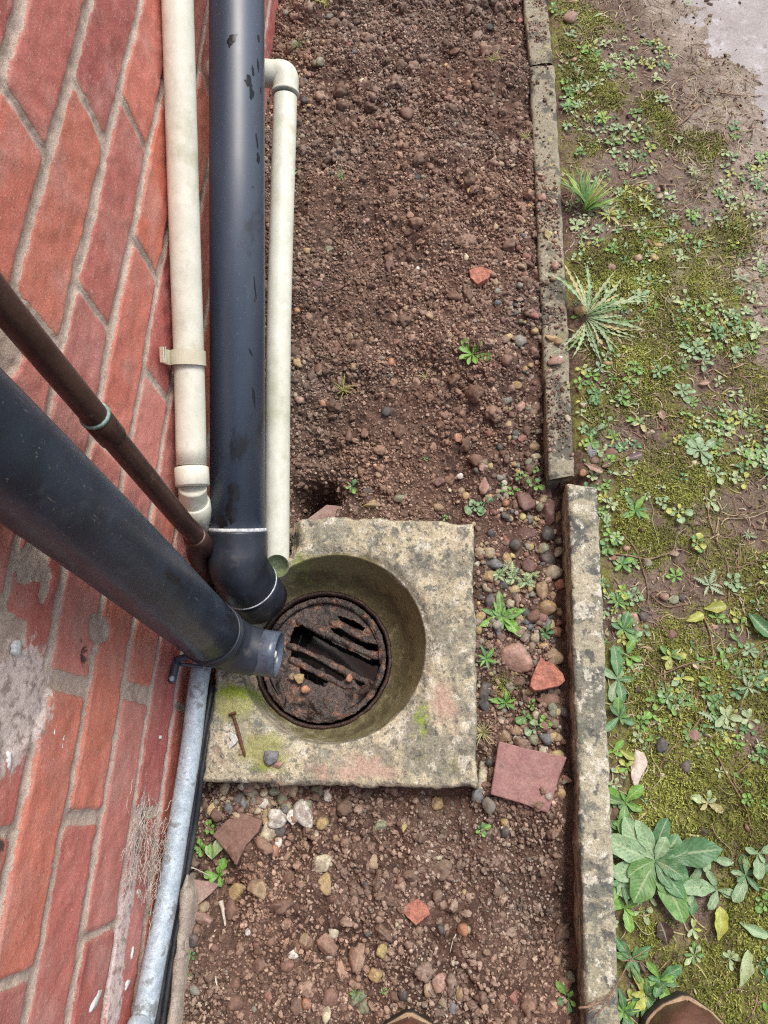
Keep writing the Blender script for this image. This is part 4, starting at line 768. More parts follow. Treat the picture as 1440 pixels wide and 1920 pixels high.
Z(340, 1440, 3., [(530, 282, 118, 98, 'wh'), (478, 375, 100, 110, 'cr', 'a'), (690, 262, 120, 140, 'wh', 'a'), (830, 152, 52, 68, 'wh', 'a'), (465, 192, 80, 70, 'wh', 'a'), (568, 170, 56, 100, 'gn'), (522, 132, 66, 56, 'gn'), (465, 140, 50, 50, 'cr'), (620, 280, 60, 80, 'wh', 'a'), (205, 265, 80, 72, 'br'), (790, 315, 74, 62, 'oc'), (762, 370, 28, 56, 'cr'), (785, 525, 106, 96, 'cr', 'a'), (810, 645, 74, 110, 'oc', 'a'), (590, 625, 72, 72, 'br', 'a'), (430, 670, 110, 120, 'tn', 'a'), (312, 690, 106, 88, 'oc', 'a'), (525, 772, 100, 74, 'br', 'a'), (285, 790, 76, 110, 'br'),
 (110, 845, 116, 56, 'pk', 'a'), (118, 783, 76, 56, 'tn', 'a'), (90, 920, 46, 66, 'br'), (62, 965, 66, 66, 'dg'), (373, 926, 36, 36, 'wh'), (1132, 1026, 50, 64, 'yl'), (1092, 1165, 64, 70, 'oc'), (835, 1050, 50, 44, 'wh', 'a'), (628, 1045, 56, 42, 'wh', 'a'), (700, 975, 66, 70, 'tn', 'a'), (1080, 525, 56, 70, 'tn', 'a'), (1115, 322, 84, 60, 'gn', 'a'), (1255, 330, 38, 52, 'yl', 'a'), (1428, 200, 50, 66, 'oc', 'a'), (305, 1205, 60, 66, 'br'), (310, 1328, 90, 80, 'br'), (700, 1330, 44, 54, 'or'), (812, 1388, 50, 72, 'cr', 'a'), (990, 1290, 80, 90, 'gn', 'a'), (840, 1290, 90, 78, 'br'), (1235, 630, 46, 58, 'br'), (1042, 660, 44, 38, 'dg'), (185, 1015, 50, 44, 'br'), (525, 470, 40, 60, 'or'), (1108, 930, 30, 50, 'tn'), (655, 630, 30, 30, 'br'), (700, 210, 70, 60, 'gn'), (760, 130, 70, 50, 'gn'), (400, 190, 50, 60, 'gy'), (350, 200, 40, 70, 'bg'), (430, 240, 44, 44, 'cr'), (590, 220, 56, 50, 'gn'), (620, 130, 60, 46, 'gn'), (545, 420, 40, 50, 'wh'), (445, 435, 42, 40, 'tn'), (390, 130, 90, 60, 'gn'), (860, 260, 60, 66, 'br', 'a'), (865, 395, 36, 34, 'tn'), (435, 1110, 60, 70, 'br'), (595, 1115, 66, 56, 'br'), (985, 1060, 70, 60, 'br'), (1250, 1280, 60, 44, 'dg'), (1030, 1340, 64, 66, 'gn'), (1390, 1240, 50, 70, 'tn', 'a')])
Z(800, 1440, 2.25, [(43, 152, 48, 50, 'oc'), (155, 683, 48, 42, 'or'), (328, 228, 30, 32, 'oc'), (143, 953, 36, 50, 'oc'), (105, 1002, 38, 52, 'bg', 's'), (547, 815, 28, 34, 'tn'), (365, 968, 42, 40, 'rd', 'a'), (55, 910, 66, 60, 'pk', 'a'), (330, 272, 34, 40, 'dg'), (600, 885, 46, 44, 'gn'), (68, 990, 34, 30, 'cr'), (60, 680, 30, 34, 'dg')])
Z(520, 480, 2.571, [(545, 50, 66, 100, 'dr', 'a'), (185, 137, 80, 58, 'dr', 'a'), (735, 290, 50, 48, 'tn', 'a'), (625, 257, 48, 46, 'tn'), (560, 300, 70, 58, 'br', 'a'), (650, 395, 56, 50, 'pk', 'a'), (575, 415, 42, 36, 'rd'), (348, 390, 46, 60, 'tn', 'a'), (365, 440, 44, 38, 'pk'), (295, 440, 56, 72, 'br', 'a'), (550, 510, 42, 46, 'or'), (370, 530, 46, 50, 'tn', 'a'), (98, 518, 46, 80, 'oc', 'a'), (150, 480, 30, 52, 'br'), (95, 262, 38, 44, 'or'), (217, 708, 36, 44, 'or'), (105, 692, 56, 46, 'pk'), (1105, 500, 66, 62, 'br'), (1245, 285, 56, 62, 'rd', 'a'), (1198, 85, 30, 50, 'tn', 'a'), (1217, 122, 50, 42, 'br'),
 (1125, 250, 30, 34, 'cr'), (1240, 362, 42, 36, 'oc'), (1155, 625, 58, 52, 'oc', 'a'), (1165, 733, 72, 66, 'pk', 'a'), (1120, 798, 70, 70, 'dr', 's'), (1178, 875, 60, 44, 'rd', 's'), (872, 880, 44, 58, 'or', 'a'), (420, 856, 38, 64, 'br'), (345, 862, 40, 84, 'br', 'a'), (958, 982, 84, 70, 'br'), (882, 1060, 40, 36, 'wh', 'a'), (880, 802, 44, 50, 'br'), (460, 1198, 100, 50, 'oc', 'a'), (593, 1172, 72, 46, 'gn'), (775, 1212, 58, 42, 'tn'), (452, 1125, 90, 34, 'dg', 's'), (485, 1052, 40, 40, 'tn', 'a'), (775, 1090, 76, 56, 'dr', 'a'), (1243, 967, 60, 36, 'cr'), (675, 62, 24, 26, 'wh'), (955, 375, 16, 16, 'cr'), (985, 1010, 40, 60, 'pk', 's'), (1215, 745, 60, 46, 'dr', 's'), (920, 897, 34, 24, 'cr'), (1140, 1005, 40, 34, 'oc'), (990, 310, 36, 34, 'tn'), (1240, 920, 60, 50, 'tn'), (830, 1130, 22, 24, 'cr'), (850, 190, 90, 60, 'br', 'a'), (1195, 545, 40, 36, 'oc'), (1160, 535, 22, 22, 'wh'), (830, 385, 30, 36, 'tn'), (115, 830, 40, 30, 'br'), (205, 545, 60, 60, 'br', 'a'), (300, 150, 50, 40, 'br', 'a')])
Z(520, 0, 2.769, [(220, 320, 66, 70, 'gn'), (190, 262, 58, 50, 'br'), (130, 280, 66, 48, 'br'), (155, 385, 60, 70, 'pk', 'a'), (235, 222, 46, 44, 'tn'), (283, 165, 56, 40, 'tn', 'a'), (565, 540, 34, 34, 'wh', 'a'), (950, 530, 42, 48, 'pk', 'a'), (780, 942, 56, 36, 'cr', 'a'), (720, 925, 60, 56, 'dg'), (935, 910, 34, 66, 'tn', 'a'), (417, 927, 28, 60, 'or', 'a'), (1257, 1200, 70, 44, 'tn'), (980, 1335, 50, 46, 'cr', 'a'), (1070, 748, 42, 40, 'pk'), (465, 1145, 36, 40, 'pk'), (1178, 208, 66, 36, 'cr', 'a'), (1255, 112, 52, 50, 'rd', 'a'), (1230, 20, 60, 56, 'dr', 'a'), (515, 752, 34, 34, 'gy'), (600, 985, 56, 110, 'br', 'a'), (140, 522, 56, 56, 'dg'), (165, 548, 40, 40, 'oc', 'a'), (1242, 550, 44, 62, 'br'), (725, 148, 26, 36, 'or', 'a'), (450, 175, 26, 40, 'tn'), (590, 1350, 90, 70, 'br', 'a'), (670, 590, 100, 110, 'br'), (925, 265, 80, 80, 'br', 'a'), (335, 80, 56, 50, 'pk', 'a'), (370, 230, 46, 40, 'rd', 'a'), (1065, 635, 22, 28, 'tn'), (680, 1125, 24, 24, 'wh'), (775, 1018, 24, 24, 'cr'), (450, 60, 30, 26, 'tn'), (1100, 140, 60, 50, 'dg'), (170, 310, 30, 30, 'or', 'a'), (155, 1305, 50, 50, 'oc'), (395, 960, 30, 20, 'br'), (1200, 70, 44, 40, 'tn'), (825, 890, 60, 56, 'br')])
Z(960, 0, 3., [(330, 100, 96, 96, 'pk', 'a'), (350, 10, 80, 50, 'oc'), (762, 1362, 60, 58, 'rd', 'a'), (826, 1108, 52, 44, 'cr'), (820, 1070, 40, 36, 'pk'), (866, 1092, 34, 28, 'wh'), (705, 1452, 66, 60, 'tn'), (800, 1447, 50, 52, 'oc'), (822, 1382, 66, 38, 'oc'), (560, 1505, 60, 48, 'pk'), (375, 520, 36, 36, 'oc'), (905, 202, 52, 32, 'cr'), (350, 335, 40, 46, 'tn'), (285, 985, 34, 36, 'cr'), (760, 1035, 54, 26, 'tn'), (465, 625, 28, 26, 'wh'), (1245, 910, 34, 44, 'pk'), (640, 120, 56, 36, 'gy', 'a'), (740, 200, 56, 40, 'gy', 'a'), (435, 530, 40, 34, 'pk'), (470, 240, 40, 24, 'oc'), (1330, 1000, 34, 30, 'gy')])
Z(1040, 960, 3.6, [(335, 202, 56, 56, 'br'), (392, 310, 40, 44, 'rd'), (440, 332, 50, 60, 'gn'), (530, 712, 62, 92, 'pk'), (600, 692, 58, 96, 'dg'), (558, 800, 56, 60, 'pk', 'a'), (635, 925, 50, 56, 'tn', 'a'), (935, 1507, 84, 66, 'pk'), (725, 1582, 76, 96, 'dg'), (620, 342, 70, 60, 'gn'), (475, 692, 46, 44, 'tn'), (795, 830, 76, 62, 'br'), (800, 585, 70, 70, 'gn', 'a'), (860, 585, 60, 60, 'dg', 'a'), (490, 750, 60, 44, 'cr', 'a'), (740, 570, 60, 50, 'pk'), (1070, 775, 60, 50, 'pk', 's'), (720, 1780, 50, 40, 'cr'), (880, 1720, 70, 80, 'dg'), (480, 245, 50, 50, 'pk')])
Z(1040, 480, 3.6, [(170, 366, 92, 92, 'oc', 'a'), (365, 722, 100, 46, 'oc'), (385, 80, 72, 66, 'pk', 'a'), (380, 1322, 92, 66, 'br', 'a'), (190, 1002, 60, 60, 'cr', 'a'), (670, 15, 90, 52, 'oc'), (560, 15, 70, 44, 'pk'), (815, 1105, 26, 26, 'dg'), (858, 1118, 34, 32, 'pk'), (245, 1300, 90, 130, 'bg', 's'), (668, 246, 34, 32, 'cr'), (190, 1465, 50, 50, 'or'), (360, 600, 80, 36, 'dr', 's'), (510, 370, 30, 40, 'cr'), (275, 1385, 70, 60, 'br'), (940, 1400, 46, 40, 'cr'), (1400, 740, 30, 30, 'gy')])
Z(520, 480, 2.571, [(1320, 395, 64, 44, 'oc', 'a'), (1357, 410, 44, 44, 'oc', 'a'), (1345, 505, 92, 66, 'pk', 'a'), (1340, 47, 46, 46, 'pk'), (1328, 110, 34, 34, 'tn'), (1398, 785, 32, 42, 'cr', 'a'), (1365, 490, 30, 20, 'wh')], on=KZ1)
Z(960, 0, 3., [(232, 1138, 44, 38, 'cr'), (170, 1108, 56, 66, 'pk', 'a'), (200, 1320, 60, 52, 'yl', 'a'), (240, 1352, 40, 30, 'oc'), (240, 1500, 56, 50, 'pk', 'a'), (150, 1170, 34, 40, 'br', 'a'), (185, 1055, 30, 34, 'br', 'a')], on=KZ1)
# bits lying on the surround and on the grate
def onblock():
    stone(505, 1421, 28, 28, 'bg', 'a', BT-.001); stone(521, 1434, 26, 14, 'pk', 'a', BT-.001); stone(452, 1410, 9, 9, 'tn', 'a', BT); stone(402, 1425, 8, 9, 'cr', 'a', BT); stone(417, 1418, 8, 8, 'gy', 'a', BT); stone(396, 1440, 6, 14, 'cr', 'a', BT)
    stone(655, 1270, 16, 16, 'or', 'a', ZG+.004); stone(561, 1272, 22, 20, 'oc', 'a', ZG+.006); stone(574, 1294, 18, 18, 'or', 'a', ZG+.010); stone(548, 1268, 16, 14, 'tn', 'a', ZG+.006)
onblock()
# unique labels for the stones
seen = {}
for rec in STONES: seen.setdefault((rec[3], rec[4], rec[5], rec[6]), []).append(rec)
for (sz, cn, shp, where), recs in seen.items():
    if len(recs) == 1: tag(recs[0][0], f'{sz} {cn} {shp} {where}', recs[0][5].split()[-1]); continue
    recs = sorted(recs, key=lambda r: -r[2]); words = ['nearest the boots', 'farthest from the boots'] if len(recs) == 2 else None
    xs_ = [r[1] for r in recs]; byx = max(xs_)-min(xs_) > max(r[2] for r in recs)-min(r[2] for r in recs)
    if len(recs) == 2:
        if byx: recs = sorted(recs, key=lambda r: r[1]); words = ['nearer the wall', 'farther from the wall']
        else: words = ['nearer the boots', 'farther from the boots']
        for r, w_ in zip(recs, words): tag(r[0], f'{sz} {cn} {shp}, {w_}, {where}', r[5].split()[-1])
    else:
        ws = ['nearest the boots', 'middle one', 'farthest from boots'] if len(recs) == 3 else ['number %d from the boots' % (k+1) for k in range(len(recs))]
        for r, w_ in zip(recs, ws): tag(r[0], f'{cn} {shp}, {w_}, {where}', r[5].split()[-1])
for rec in STONES:
    L_ = rec[0]['label'].split()
    if len(L_) > 16: rec[0]['label'] = ' '.join(L_).replace(rec[3]+' ', '', 1).replace('rounded ', '').replace('angular ', '').replace(' well ', ' ').replace(' far ', ' ').replace(' a little ', ' ')
# ------------------------------------------------------------------ nail and flake on the surround
def nail():
    a, b = G(436, 1338, BT+.004), G(460, 1420, BT+.002); d = (b-a)/np.linalg.norm(b-a)
    T = thing('nail', a, 'rusty bent nail lying on the surround beside the white flake', 'nail')
    pts = spline([a+d*.001, a+(b-a)*.35+[.001, 0, .001], a+(b-a)*.7, b], 6); n = len(pts); r = np.full(n, .0019); r[-2:] = [.0014, .0003]
    tube_obj('shank', pts, r, M['nail'], T, 12); tube_obj('head', lin(a-d*.0012, a+d*.0012, 3), .0048, M['nail'], T, 20)
nail()
slab('paint_flake', [(432, 1372), (443, 1378), (447, 1388), (440, 1396), (428, 1405), (426, 1396), (434, 1388), (430, 1380)], BT+.006, .002, 'paint', 'curled white plastic flake beside the rusty nail on the surround', 'flake', jag=.0008, tilt=(.4, .2), seed=31)
# ------------------------------------------------------------------ soil crumbs, gravel (stuff)
def scatter(name, x, y, z, r, pal, pw, m, base, flat=.75, seed=1, jit=.18):
    rg = np.random.default_rng(seed); n = len(x); sub = 3 if base == 'c' else 1; temps = [(rock(seed*31+k, {'p': 'pabpab'[k % 6], 's': 'b', 'c': 'c', 'a': 'a'}[base], sub if base != 'p' else 2)[0]) for k in range(9)]; f0 = ICO[2 if base == 'p' else sub][1]; nv = len(temps[0])
    T_ = np.array(temps)[rg.integers(0, 9, n)]; sc = np.stack([r*rg.uniform(.75, 1.25, n), r*rg.uniform(.75, 1.25, n), r*flat*rg.uniform(.7, 1.1, n)], -1)
    A = rg.normal(size=(n, 3, 3)); Q, _ = np.linalg.qr(A); 
    if base == 'p':
        a = rg.uniform(0, 2*np.pi, n); Q = np.zeros((n, 3, 3)); Q[:, 0, 0] = np.cos(a); Q[:, 0, 1] = -np.sin(a); Q[:, 1, 0] = np.sin(a); Q[:, 1, 1] = np.cos(a); Q[:, 2, 2] = 1
        T_ = T_*sc[:, None]; V = np.einsum('nij,nvj->nvi', Q, T_)
    else: V = np.einsum('nij,nvj->nvi', Q, T_*sc[:, None])
    V = V+np.stack([x, y, z+r*flat*(.25 if base == 'p' else 1)*rg.uniform(.1, .75, n)], -1)[:, None]
    Fc = (f0[None]+(np.arange(n)*nv)[:, None, None]).reshape(-1, 3)
    pal = np.array(pal); c = pal[rg.choice(len(pal), n, p=np.array(pw)/sum(pw))]*rg.uniform(1-jit, 1+jit, (n, 1)); c = c*np.array([.985, 1.01, 1.]); q_ = fbm(np.stack([x, y], -1), 9, 3, 201); c = c*(1+.13*fbm(np.stack([x, y], -1), 6, 2, 202))[:, None]*np.stack([1+.07*q_, 1-.02*q_, 1-.07*q_], -1); c = np.clip(np.repeat(c, nv, 0), 0, 1)
    o = mesh(name, V.reshape(-1, 3), Fc, m, None, {'Col': c}, smooth=(base in 'pc')); o['kind'] = 'stuff'; return o
def bedpts(n, x0, x1, y0, y1, seed, f=None):
    rg = np.random.default_rng(seed); x = rg.uniform(x0, x1, n); y = rg.uniform(y0, y1, n); k = ~inpoly(x, y, BOUT)
    if f is not None: k &= rg.uniform(0, 1, n) < f(x, y)
    return x[k], y[k], rg
SP = [S(156, 127, 110), S(120, 95, 81), S(172, 143, 124), S(190, 163, 144), S(141, 114, 97), S(170, 146, 130), S(156, 122, 108), S(132, 126, 116), S(196, 180, 154)]
SW = [30, 22, 22, 14, 14, 3, 3, 2, 1]
x, y, rg = bedpts(95000, -.335, .13, -.40, 1.45, 1, lambda x, y: (x < kerbx(y)-.002)*(.70+.5*vn(np.stack([x, y], -1)*14, 3)+.35*fbm(np.stack([x, y], -1), 22, 2, 66))); r = np.clip(rg.lognormal(-6.45, .42, len(x)), .0008, .0045)
tag(scatter('soil_crumbs', x, y, ground_z(x, y, False), r, SP, SW, M['crumb'], 's', .85, 2), 'loose fine brown soil crumbs covering the bed', 'soil')
x, y, rg = bedpts(9000, -.335, .13, -.40, 1.45, 17, lambda x, y: (x < kerbx(y)-.004)*np.clip(.45+.6*vn(np.stack([x, y], -1)*10, 31)+.25*sm(.35, .5, y), 0, 1)); r = np.clip(rg.lognormal(-5.5, .5, len(x)), .0022, .0150)
tag(scatter('soil_clods', x, y, ground_z(x, y, False)-.3*r, r, [S(144, 117, 101), S(130, 104, 89), S(155, 126, 110), S(168, 140, 122), S(121, 96, 82)], [3, 3, 3, 2, 2], M['crumb'], 'c', .75, 18, .12), 'lumpy soil clods among the crumbs of the bed', 'soil')
GPAL = [S(178, 160, 132), S(190, 166, 120), S(148, 142, 130), S(104, 101, 98), S(146, 120, 104), S(142, 102, 92), S(200, 192, 170), S(116, 118, 118), S(140, 138, 114)]
def zone(cx, cy, rx, ry): 
    c = G(cx, cy); return lambda x, y: np.exp(-((x-c[0])/(rx*PX))**4-((y-c[1])/(ry*PX))**4)
z1, z2, z3, z4 = zone(978, 1110, 92, 300), zone(475, 1500, 100, 48), zone(985, 640, 60, 330), zone(570, 110, 40, 110)
x, y, rg = bedpts(30000, -.32, .135, -.36, 1.4, 3, lambda x, y: (x < kerbx(y)-.004)*(.22*z1(x, y)+.5*z2(x, y)+.09*z3(x, y)+.12*z4(x, y)+.004)); r = np.clip(rg.lognormal(-5.5, .42, len(x)), .0018, .0085)
tag(scatter('gravel', x, y, ground_z(x, y, False)+.001, r, GPAL, [16, 12, 16, 12, 20, 12, 5, 6, 8], M['crumb'], 'p', .75, 5), 'small mixed gravel beside the surround and along the kerb', 'gravel')
x, y, rg = bedpts(16000, .15, .60, -.40, 1.45, 7, lambda x, y: (x > kerbx(y)+.045)*(.35+.3*vn(np.stack([x, y], -1)*18, 3)-.25*moss_f(x, y))); r = np.clip(rg.lognormal(-6.5, .55, len(x)), .0006, .006)
tag(scatter('lawn_grit', x, y, ground_z(x, y), r, [S(134, 112, 98), S(110, 90, 78), S(150, 134, 120), S(96, 84, 66), S(176, 164, 140), S(160, 124, 108)], [8, 8, 6, 6, 2, 2], M['crumb'], 'a', .6, 9), 'muddy grit on the trodden ground beyond the kerb', 'grit')
# soil lying on the kerb top
rg = np.random.default_rng(12); n = 5200; y = rg.uniform(.42, 1.4, n); t = rg.uniform(0, 1, n); kx0 = np.interp(y, [.403, 1.18], [G(1030, 895, KZ1)[0], G(993, 118, KZ1)[0]]); x = kx0+.001+t*.032
den = .12+.8*np.exp(-((y-np.interp(430, [0, 1], [0, 1])*0-G(1040, 420, KZ1)[1])/.07)**2)+.7*np.exp(-((y-G(1055, 780, KZ1)[1])/.05)**2)+.7*(y > 1.2)+.5*np.exp(-((y-G(1045, 590, KZ1)[1])/.05)**2)
k = rg.uniform(0, 1, n) < den*(.6+.5*vn(np.stack([x, y], -1)*50, 8)); x, y = x[k], y[k]; r = np.clip(rg.lognormal(-6.5, .45, len(x)), .0007, .0045)
tag(scatter('kerb_crumbs', x, y, np.full(len(x), KZ1+.0006), r, SP, SW, M['crumb'], 'a', .7, 14), 'soil crumbs spilled on top of the dark kerb', 'soil')
# ------------------------------------------------------------------ moss and seedlings (stuff)
def build_moss():
    rg = np.random.default_rng(21); n = 260000; x = rg.uniform(.14, .60, n); y = rg.uniform(-.42, 1.5, n); f = moss_f(x, y)+.3*fbm(np.stack([x, y], -1), 35, 3, 90); k = (rg.uniform(0, 1, n) < np.clip((f-.28)*1.5, 0, .95)) & (x > kerbx(y)+.05-.006*(y < .4)+.016*(y < .4))
    c2 = G(950, 1290); xe = rg.normal(c2[0], .009, 700); ye = rg.normal(c2[1], .012, 700)
    x = np.r_[x[k], xe]; y = np.r_[y[k], ye]; n = len(x); ff = moss_f(x, y); z = ground_z(x, y)
    a = rg.uniform(0, 2*np.pi, n); L_ = rg.uniform(.0022, .0058, n)*(.6+.6*ff); wd = rg.uniform(.0005, .0010, n); lean = rg.uniform(.3, 1.2, n)
    d = np.stack([np.cos(a), np.sin(a)], -1); s = np.stack([-d[:, 1], d[:, 0]], -1); b = np.stack([x, y], -1)
    v0 = np.c_[b-s*wd[:, None], z-.0006]; v1 = np.c_[b+s*wd[:, None], z-.0006]; mid = b+d*(L_*lean*.35)[:, None]
    v2 = np.c_[mid+s*wd[:, None]*.8, z+L_*.5]; v3 = np.c_[mid-s*wd[:, None]*.8, z+L_*.5]; v4 = np.c_[b+d*(L_*lean)[:, None], z+L_*.75]
    V = np.stack([v0, v1, v2, v3, v4], 1).reshape(-1, 3); i = np.arange(n)*5
    q = np.stack([i, i+1, i+2, i+3], -1); t = np.stack([i+3, i+2, i+4], -1)
    pal = np.array([S0(110, 118, 54), S0(136, 144, 64), S0(88, 96, 50), S0(128, 120, 76), S0(172, 178, 92), S0(108, 97, 66)]); w0 = rg.uniform(0, .9, n)+.45*fbm(np.stack([x, y], -1), 16, 3, 95)+.45*(ff-.35)
    ci = np.where(w0 > .95, 4, np.where(w0 > .62, 1, np.where(w0 > .35, 0, np.where(w0 > .12, 2, np.where(w0 > -.1, 3, 5))))); c = pal[ci]*rg.uniform(.8, 1.2, (n, 1))
    o = mesh('moss', V, [q, t], M['moss'], None, {'Col': np.repeat(c, 5, 0)}, smooth=False); o['kind'] = 'stuff'; tag(o, 'low yellow-green moss patches on the ground beyond the kerb', 'moss')
build_moss()
# ------------------------------------------------------------------ leaves and plants
def wprof(shape, t):
    if shape == 'spat': return np.where(t < .68, .14+.86*sm(.12, .68, t), np.sqrt(np.clip(1-((t-.68)/.32)**2, 0, 1)))
    if shape == 'oblong': return np.where(t < .58, .12+.88*np.sin(np.pi/2*np.clip(t/.58, 0, 1))**1.3, np.clip(1-((t-.58)/.42)**2, 0, 1)**.6)
    if shape == 'lance': return np.sin(np.pi*np.clip(t*.97+.03, 0, 1)**.9)**1.1
    if shape == 'round': return .09+.91*np.sqrt(np.clip(1-((t-.72)/.28)**2, 0, 1))*(t > .44)
    if shape == 'tooth': return sm(-.1, .4, t)*np.sin(np.pi*np.clip(t*.97+.03, 0, 1)**.85)**.8*(.20+.80*(1-np.abs(((t*8.5) % 1)*1.6-.6)).clip(0, 1)**1.3)
    if shape == 'serr': return np.sin(np.pi*np.clip((t-.08)/.92, 0, 1)**.75)**.8*(.86+.14*(1-((t*9) % 1)))+.05
    if shape == 'grass': return np.clip(1-t, 0, 1)**.55
def leaf_to(mb, base, az, L_, wd, shape, col, pitch=.6, droop=1.0, rg=random, side=0., curl=.25, clampz=True):
    nl = 34 if shape == 'tooth' else (24 if shape == 'serr' else (5 if shape == 'grass' else 11)); nw = 3 if shape == 'grass' else 5; t = np.linspace(0, 1, nl); wp = wprof(shape, t)*wd/2; wp = wp*(1+(0 if shape in ('grass', 'tooth') else .10)*np.sin(t*rg.uniform(9, 16)+rg.uniform(0, 6)))
    wp = np.maximum(wp, wd*.01); ang = pitch*(1-droop*t*1.3); ds = L_/(nl-1); r_ = np.r_[0, np.cumsum(np.cos(ang[:-1])*ds)]; h = np.r_[0, np.cumsum(np.sin(ang[:-1])*ds)]
    azs = az+side*t; cx = np.r_[0, np.cumsum(np.cos(azs[:-1])*np.diff(r_))]; cy = np.r_[0, np.cumsum(np.sin(azs[:-1])*np.diff(r_))]
    s = np.linspace(-1, 1, nw)+(0. if shape != 'tooth' else 0.); ph = rg.uniform(0, 6)
    X = base[0]+cx[:, None]-np.sin(azs)[:, None]*wp[:, None]*s; Y_ = base[1]+cy[:, None]+np.cos(azs)[:, None]*wp[:, None]*s
    Z_ = base[2]+h[:, None]+wp[:, None]*(np.abs(s)**1.4*curl)+(np.abs(s) > .9)*wp[:, None]*.22*np.sin(t*17+ph)[:, None]
    if clampz: Z_ = np.maximum(Z_, ground_z(X, Y_, False)+.0008+.0006*rg.random()+wp[:, None]*np.abs(s)*.12)
    v = np.stack([X, Y_, Z_], -1).reshape(-1, 3); c = np.array(col)*(rg.uniform(.85, 1.15)); cc = c*(1+.12*(t[:, None]-.4))[..., None]*np.ones((nl, nw, 1))
    uv = np.stack([np.repeat(t[:, None], nw, 1), np.repeat((s[None]+1)/2, nl, 0)], -1).reshape(-1, 2)
    mb.add(v, grid_faces(nl, nw), np.clip(cc.reshape(-1, 3), 0, 1), uv)
GR = {'bright': S0(124, 170, 76), 'green': S0(104, 146, 78), 'dark': S0(80, 118, 66), 'glauc': S0(146, 174, 134), 'pale': S0(176, 190, 146), 'silver': S0(168, 184, 152), 'yell': S0(182, 184, 92), 'deep': S0(92, 138, 92), 'straw': S0(196, 182, 132), 'brown': S(130, 92, 76), 'mauve': S(120, 96, 104), 'pinkb': S(176, 138, 124), 'darkbr': S(82, 58, 56)}
NPL = 0
def plant(px, py, r, n, shape, col, name, label, cat, wr=.34, pitch=.5, droop=.9, jl=.4, inner=True, lift=.002, arc=None, stem=False, group=None, parts=False, curl=.25):
    global NPL; NPL += 1; rg = random.Random(NPL*7+3); b = GP(px, py)+np.array([0, 0, lift]); L0 = r*PX
    cols = col if isinstance(col, (list, tuple)) and isinstance(col[0], str) else [col]
    T = thing(name, b, label, cat, group) if parts else None; mb = MB(); k = rg.uniform(0, 6)
    for i in range(n):
        az = (k+i*2.399+rg.uniform(-.3, .3) if arc is None else R_(arc[0]+(arc[1]-arc[0])*(i+.5)/n))+rg.uniform(-.18, .18); fr = 1-(i/n)*.55 if (inner and arc is None) else 1
        L_ = L0*fr*rg.uniform(1-jl, 1+jl*.4)
        m_ = MB() if parts else mb
        leaf_to(m_, b+np.array([0, 0, .0004*i]), az, L_, L_*wr*rg.uniform(.8, 1.2), shape, GR[cols[i % len(cols)]], pitch*(1+.6*(i/n) if inner else 1)*rg.uniform(.6, 1.3), droop, rg, rg.uniform(-.55, .55)*(1.6 if shape in ('tooth', 'grass') else 1), curl)
        if parts: m_.build('leaf', M['leaf'], T)
    if parts: return T
    return tag(mb.build(name, M['leaf'], None, origin=b), label, cat, group)
# -- bed
plant(885, 668, 42, 9, 'spat', 'bright', 'seedling', 'lone bright green seedling with spoon-shaped leaves in the middle of the bare soil', 'weed', .36, .35, parts=True)
plant(888, 952, 26, 8, 'round', 'glauc', 'seedling', 'round-leaved blue-green cluster at the back corner of the surround', 'weed', .66, .35)
plant(908, 945, 20, 3, 'round', 'deep', 'seedling', 'pair of round leaves leaning off the blue-green cluster', 'weed', .8, .3)
for i, (x, y, r) in enumerate([(1000, 912, 24), (962, 922, 18), (975, 895, 16), (1000, 880, 14), (945, 918, 16)]):
    plant(x, y, r, 5, 'round', ['bright', 'green'], 'chickweed', ['large round-leaved sprig nearest the kerb in the leafy tangle', 'middle round-leaved sprig of the leafy tangle', 'upper round-leaved sprig of the leafy tangle', 'farthest round-leaved sprig of the leafy tangle by the kerb', 'wall-side round-leaved sprig of the leafy tangle'][i], 'weed', .6, .5, group='round-leaved sprigs by the kerb joint')
plant(942, 1158, 56, 13, 'serr', ['bright', 'green'], 'toothed_rosette', 'toothed bright green rosette between the surround and the pale kerb', 'weed', .34, .3, parts=True)
for i, (x, y, r) in enumerate([(935, 1078, 26), (962, 1085, 30), (985, 1092, 28), (950, 1062, 20), (998, 1078, 22)]):
    plant(x, y, r, 9, 'tooth', ['pale', 'glauc'], 'feathery_weed', ['wall-side tuft of the feathery pale weed', 'middle tuft of the feathery pale weed', 'kerb-side tuft of the feathery pale weed', 'far small tuft of the feathery pale weed', 'yellow-tipped outer tuft of the feathery pale weed'][i], 'weed', .5, .7, group='feathery pale weed tufts')
plant(912, 1236, 34, 10, 'lance', ['bright', 'deep'], 'narrow_sprout', 'narrow-leaved green sprout touching the surround edge', 'weed', .24, .5)
plant(1022, 1188, 22, 8, 'spat', 'deep', 'seedling', 'small blue-green seedling among the pebbles below the feathery weed', 'weed', .4, .6)
plant(948, 1318, 32, 9, 'lance', ['bright', 'green'], 'narrow_sprout', 'narrow-leaved sprout on dark moss between surround and orange fragment', 'weed', .26, .5, droop=.6)
for i, (x, y, r, c) in enumerate([(985, 1345, 20, 'green'), (1005, 1368, 22, 'glauc'), (1022, 1355, 18, 'bright'), (995, 1322, 14, 'bright')]):
    plant(x, y, r, 5, 'round' if i else 'spat', c, 'seedling', ['spoon-leaved sprig above the quarry tile', 'blue-green sprig just above the quarry tile', 'bright sprig between quarry tile and kerb', 'tiny bright sprig below the orange fragment'][i], 'weed', .6, .5, group='sprigs above the quarry tile')
plant(905, 1375, 34, 34, 'grass', 'straw', 'dry_grass', 'tuft of dry straw grass at the kerb-facing edge of the surround', 'grass tuft', .05, 1., 1., inner=False)
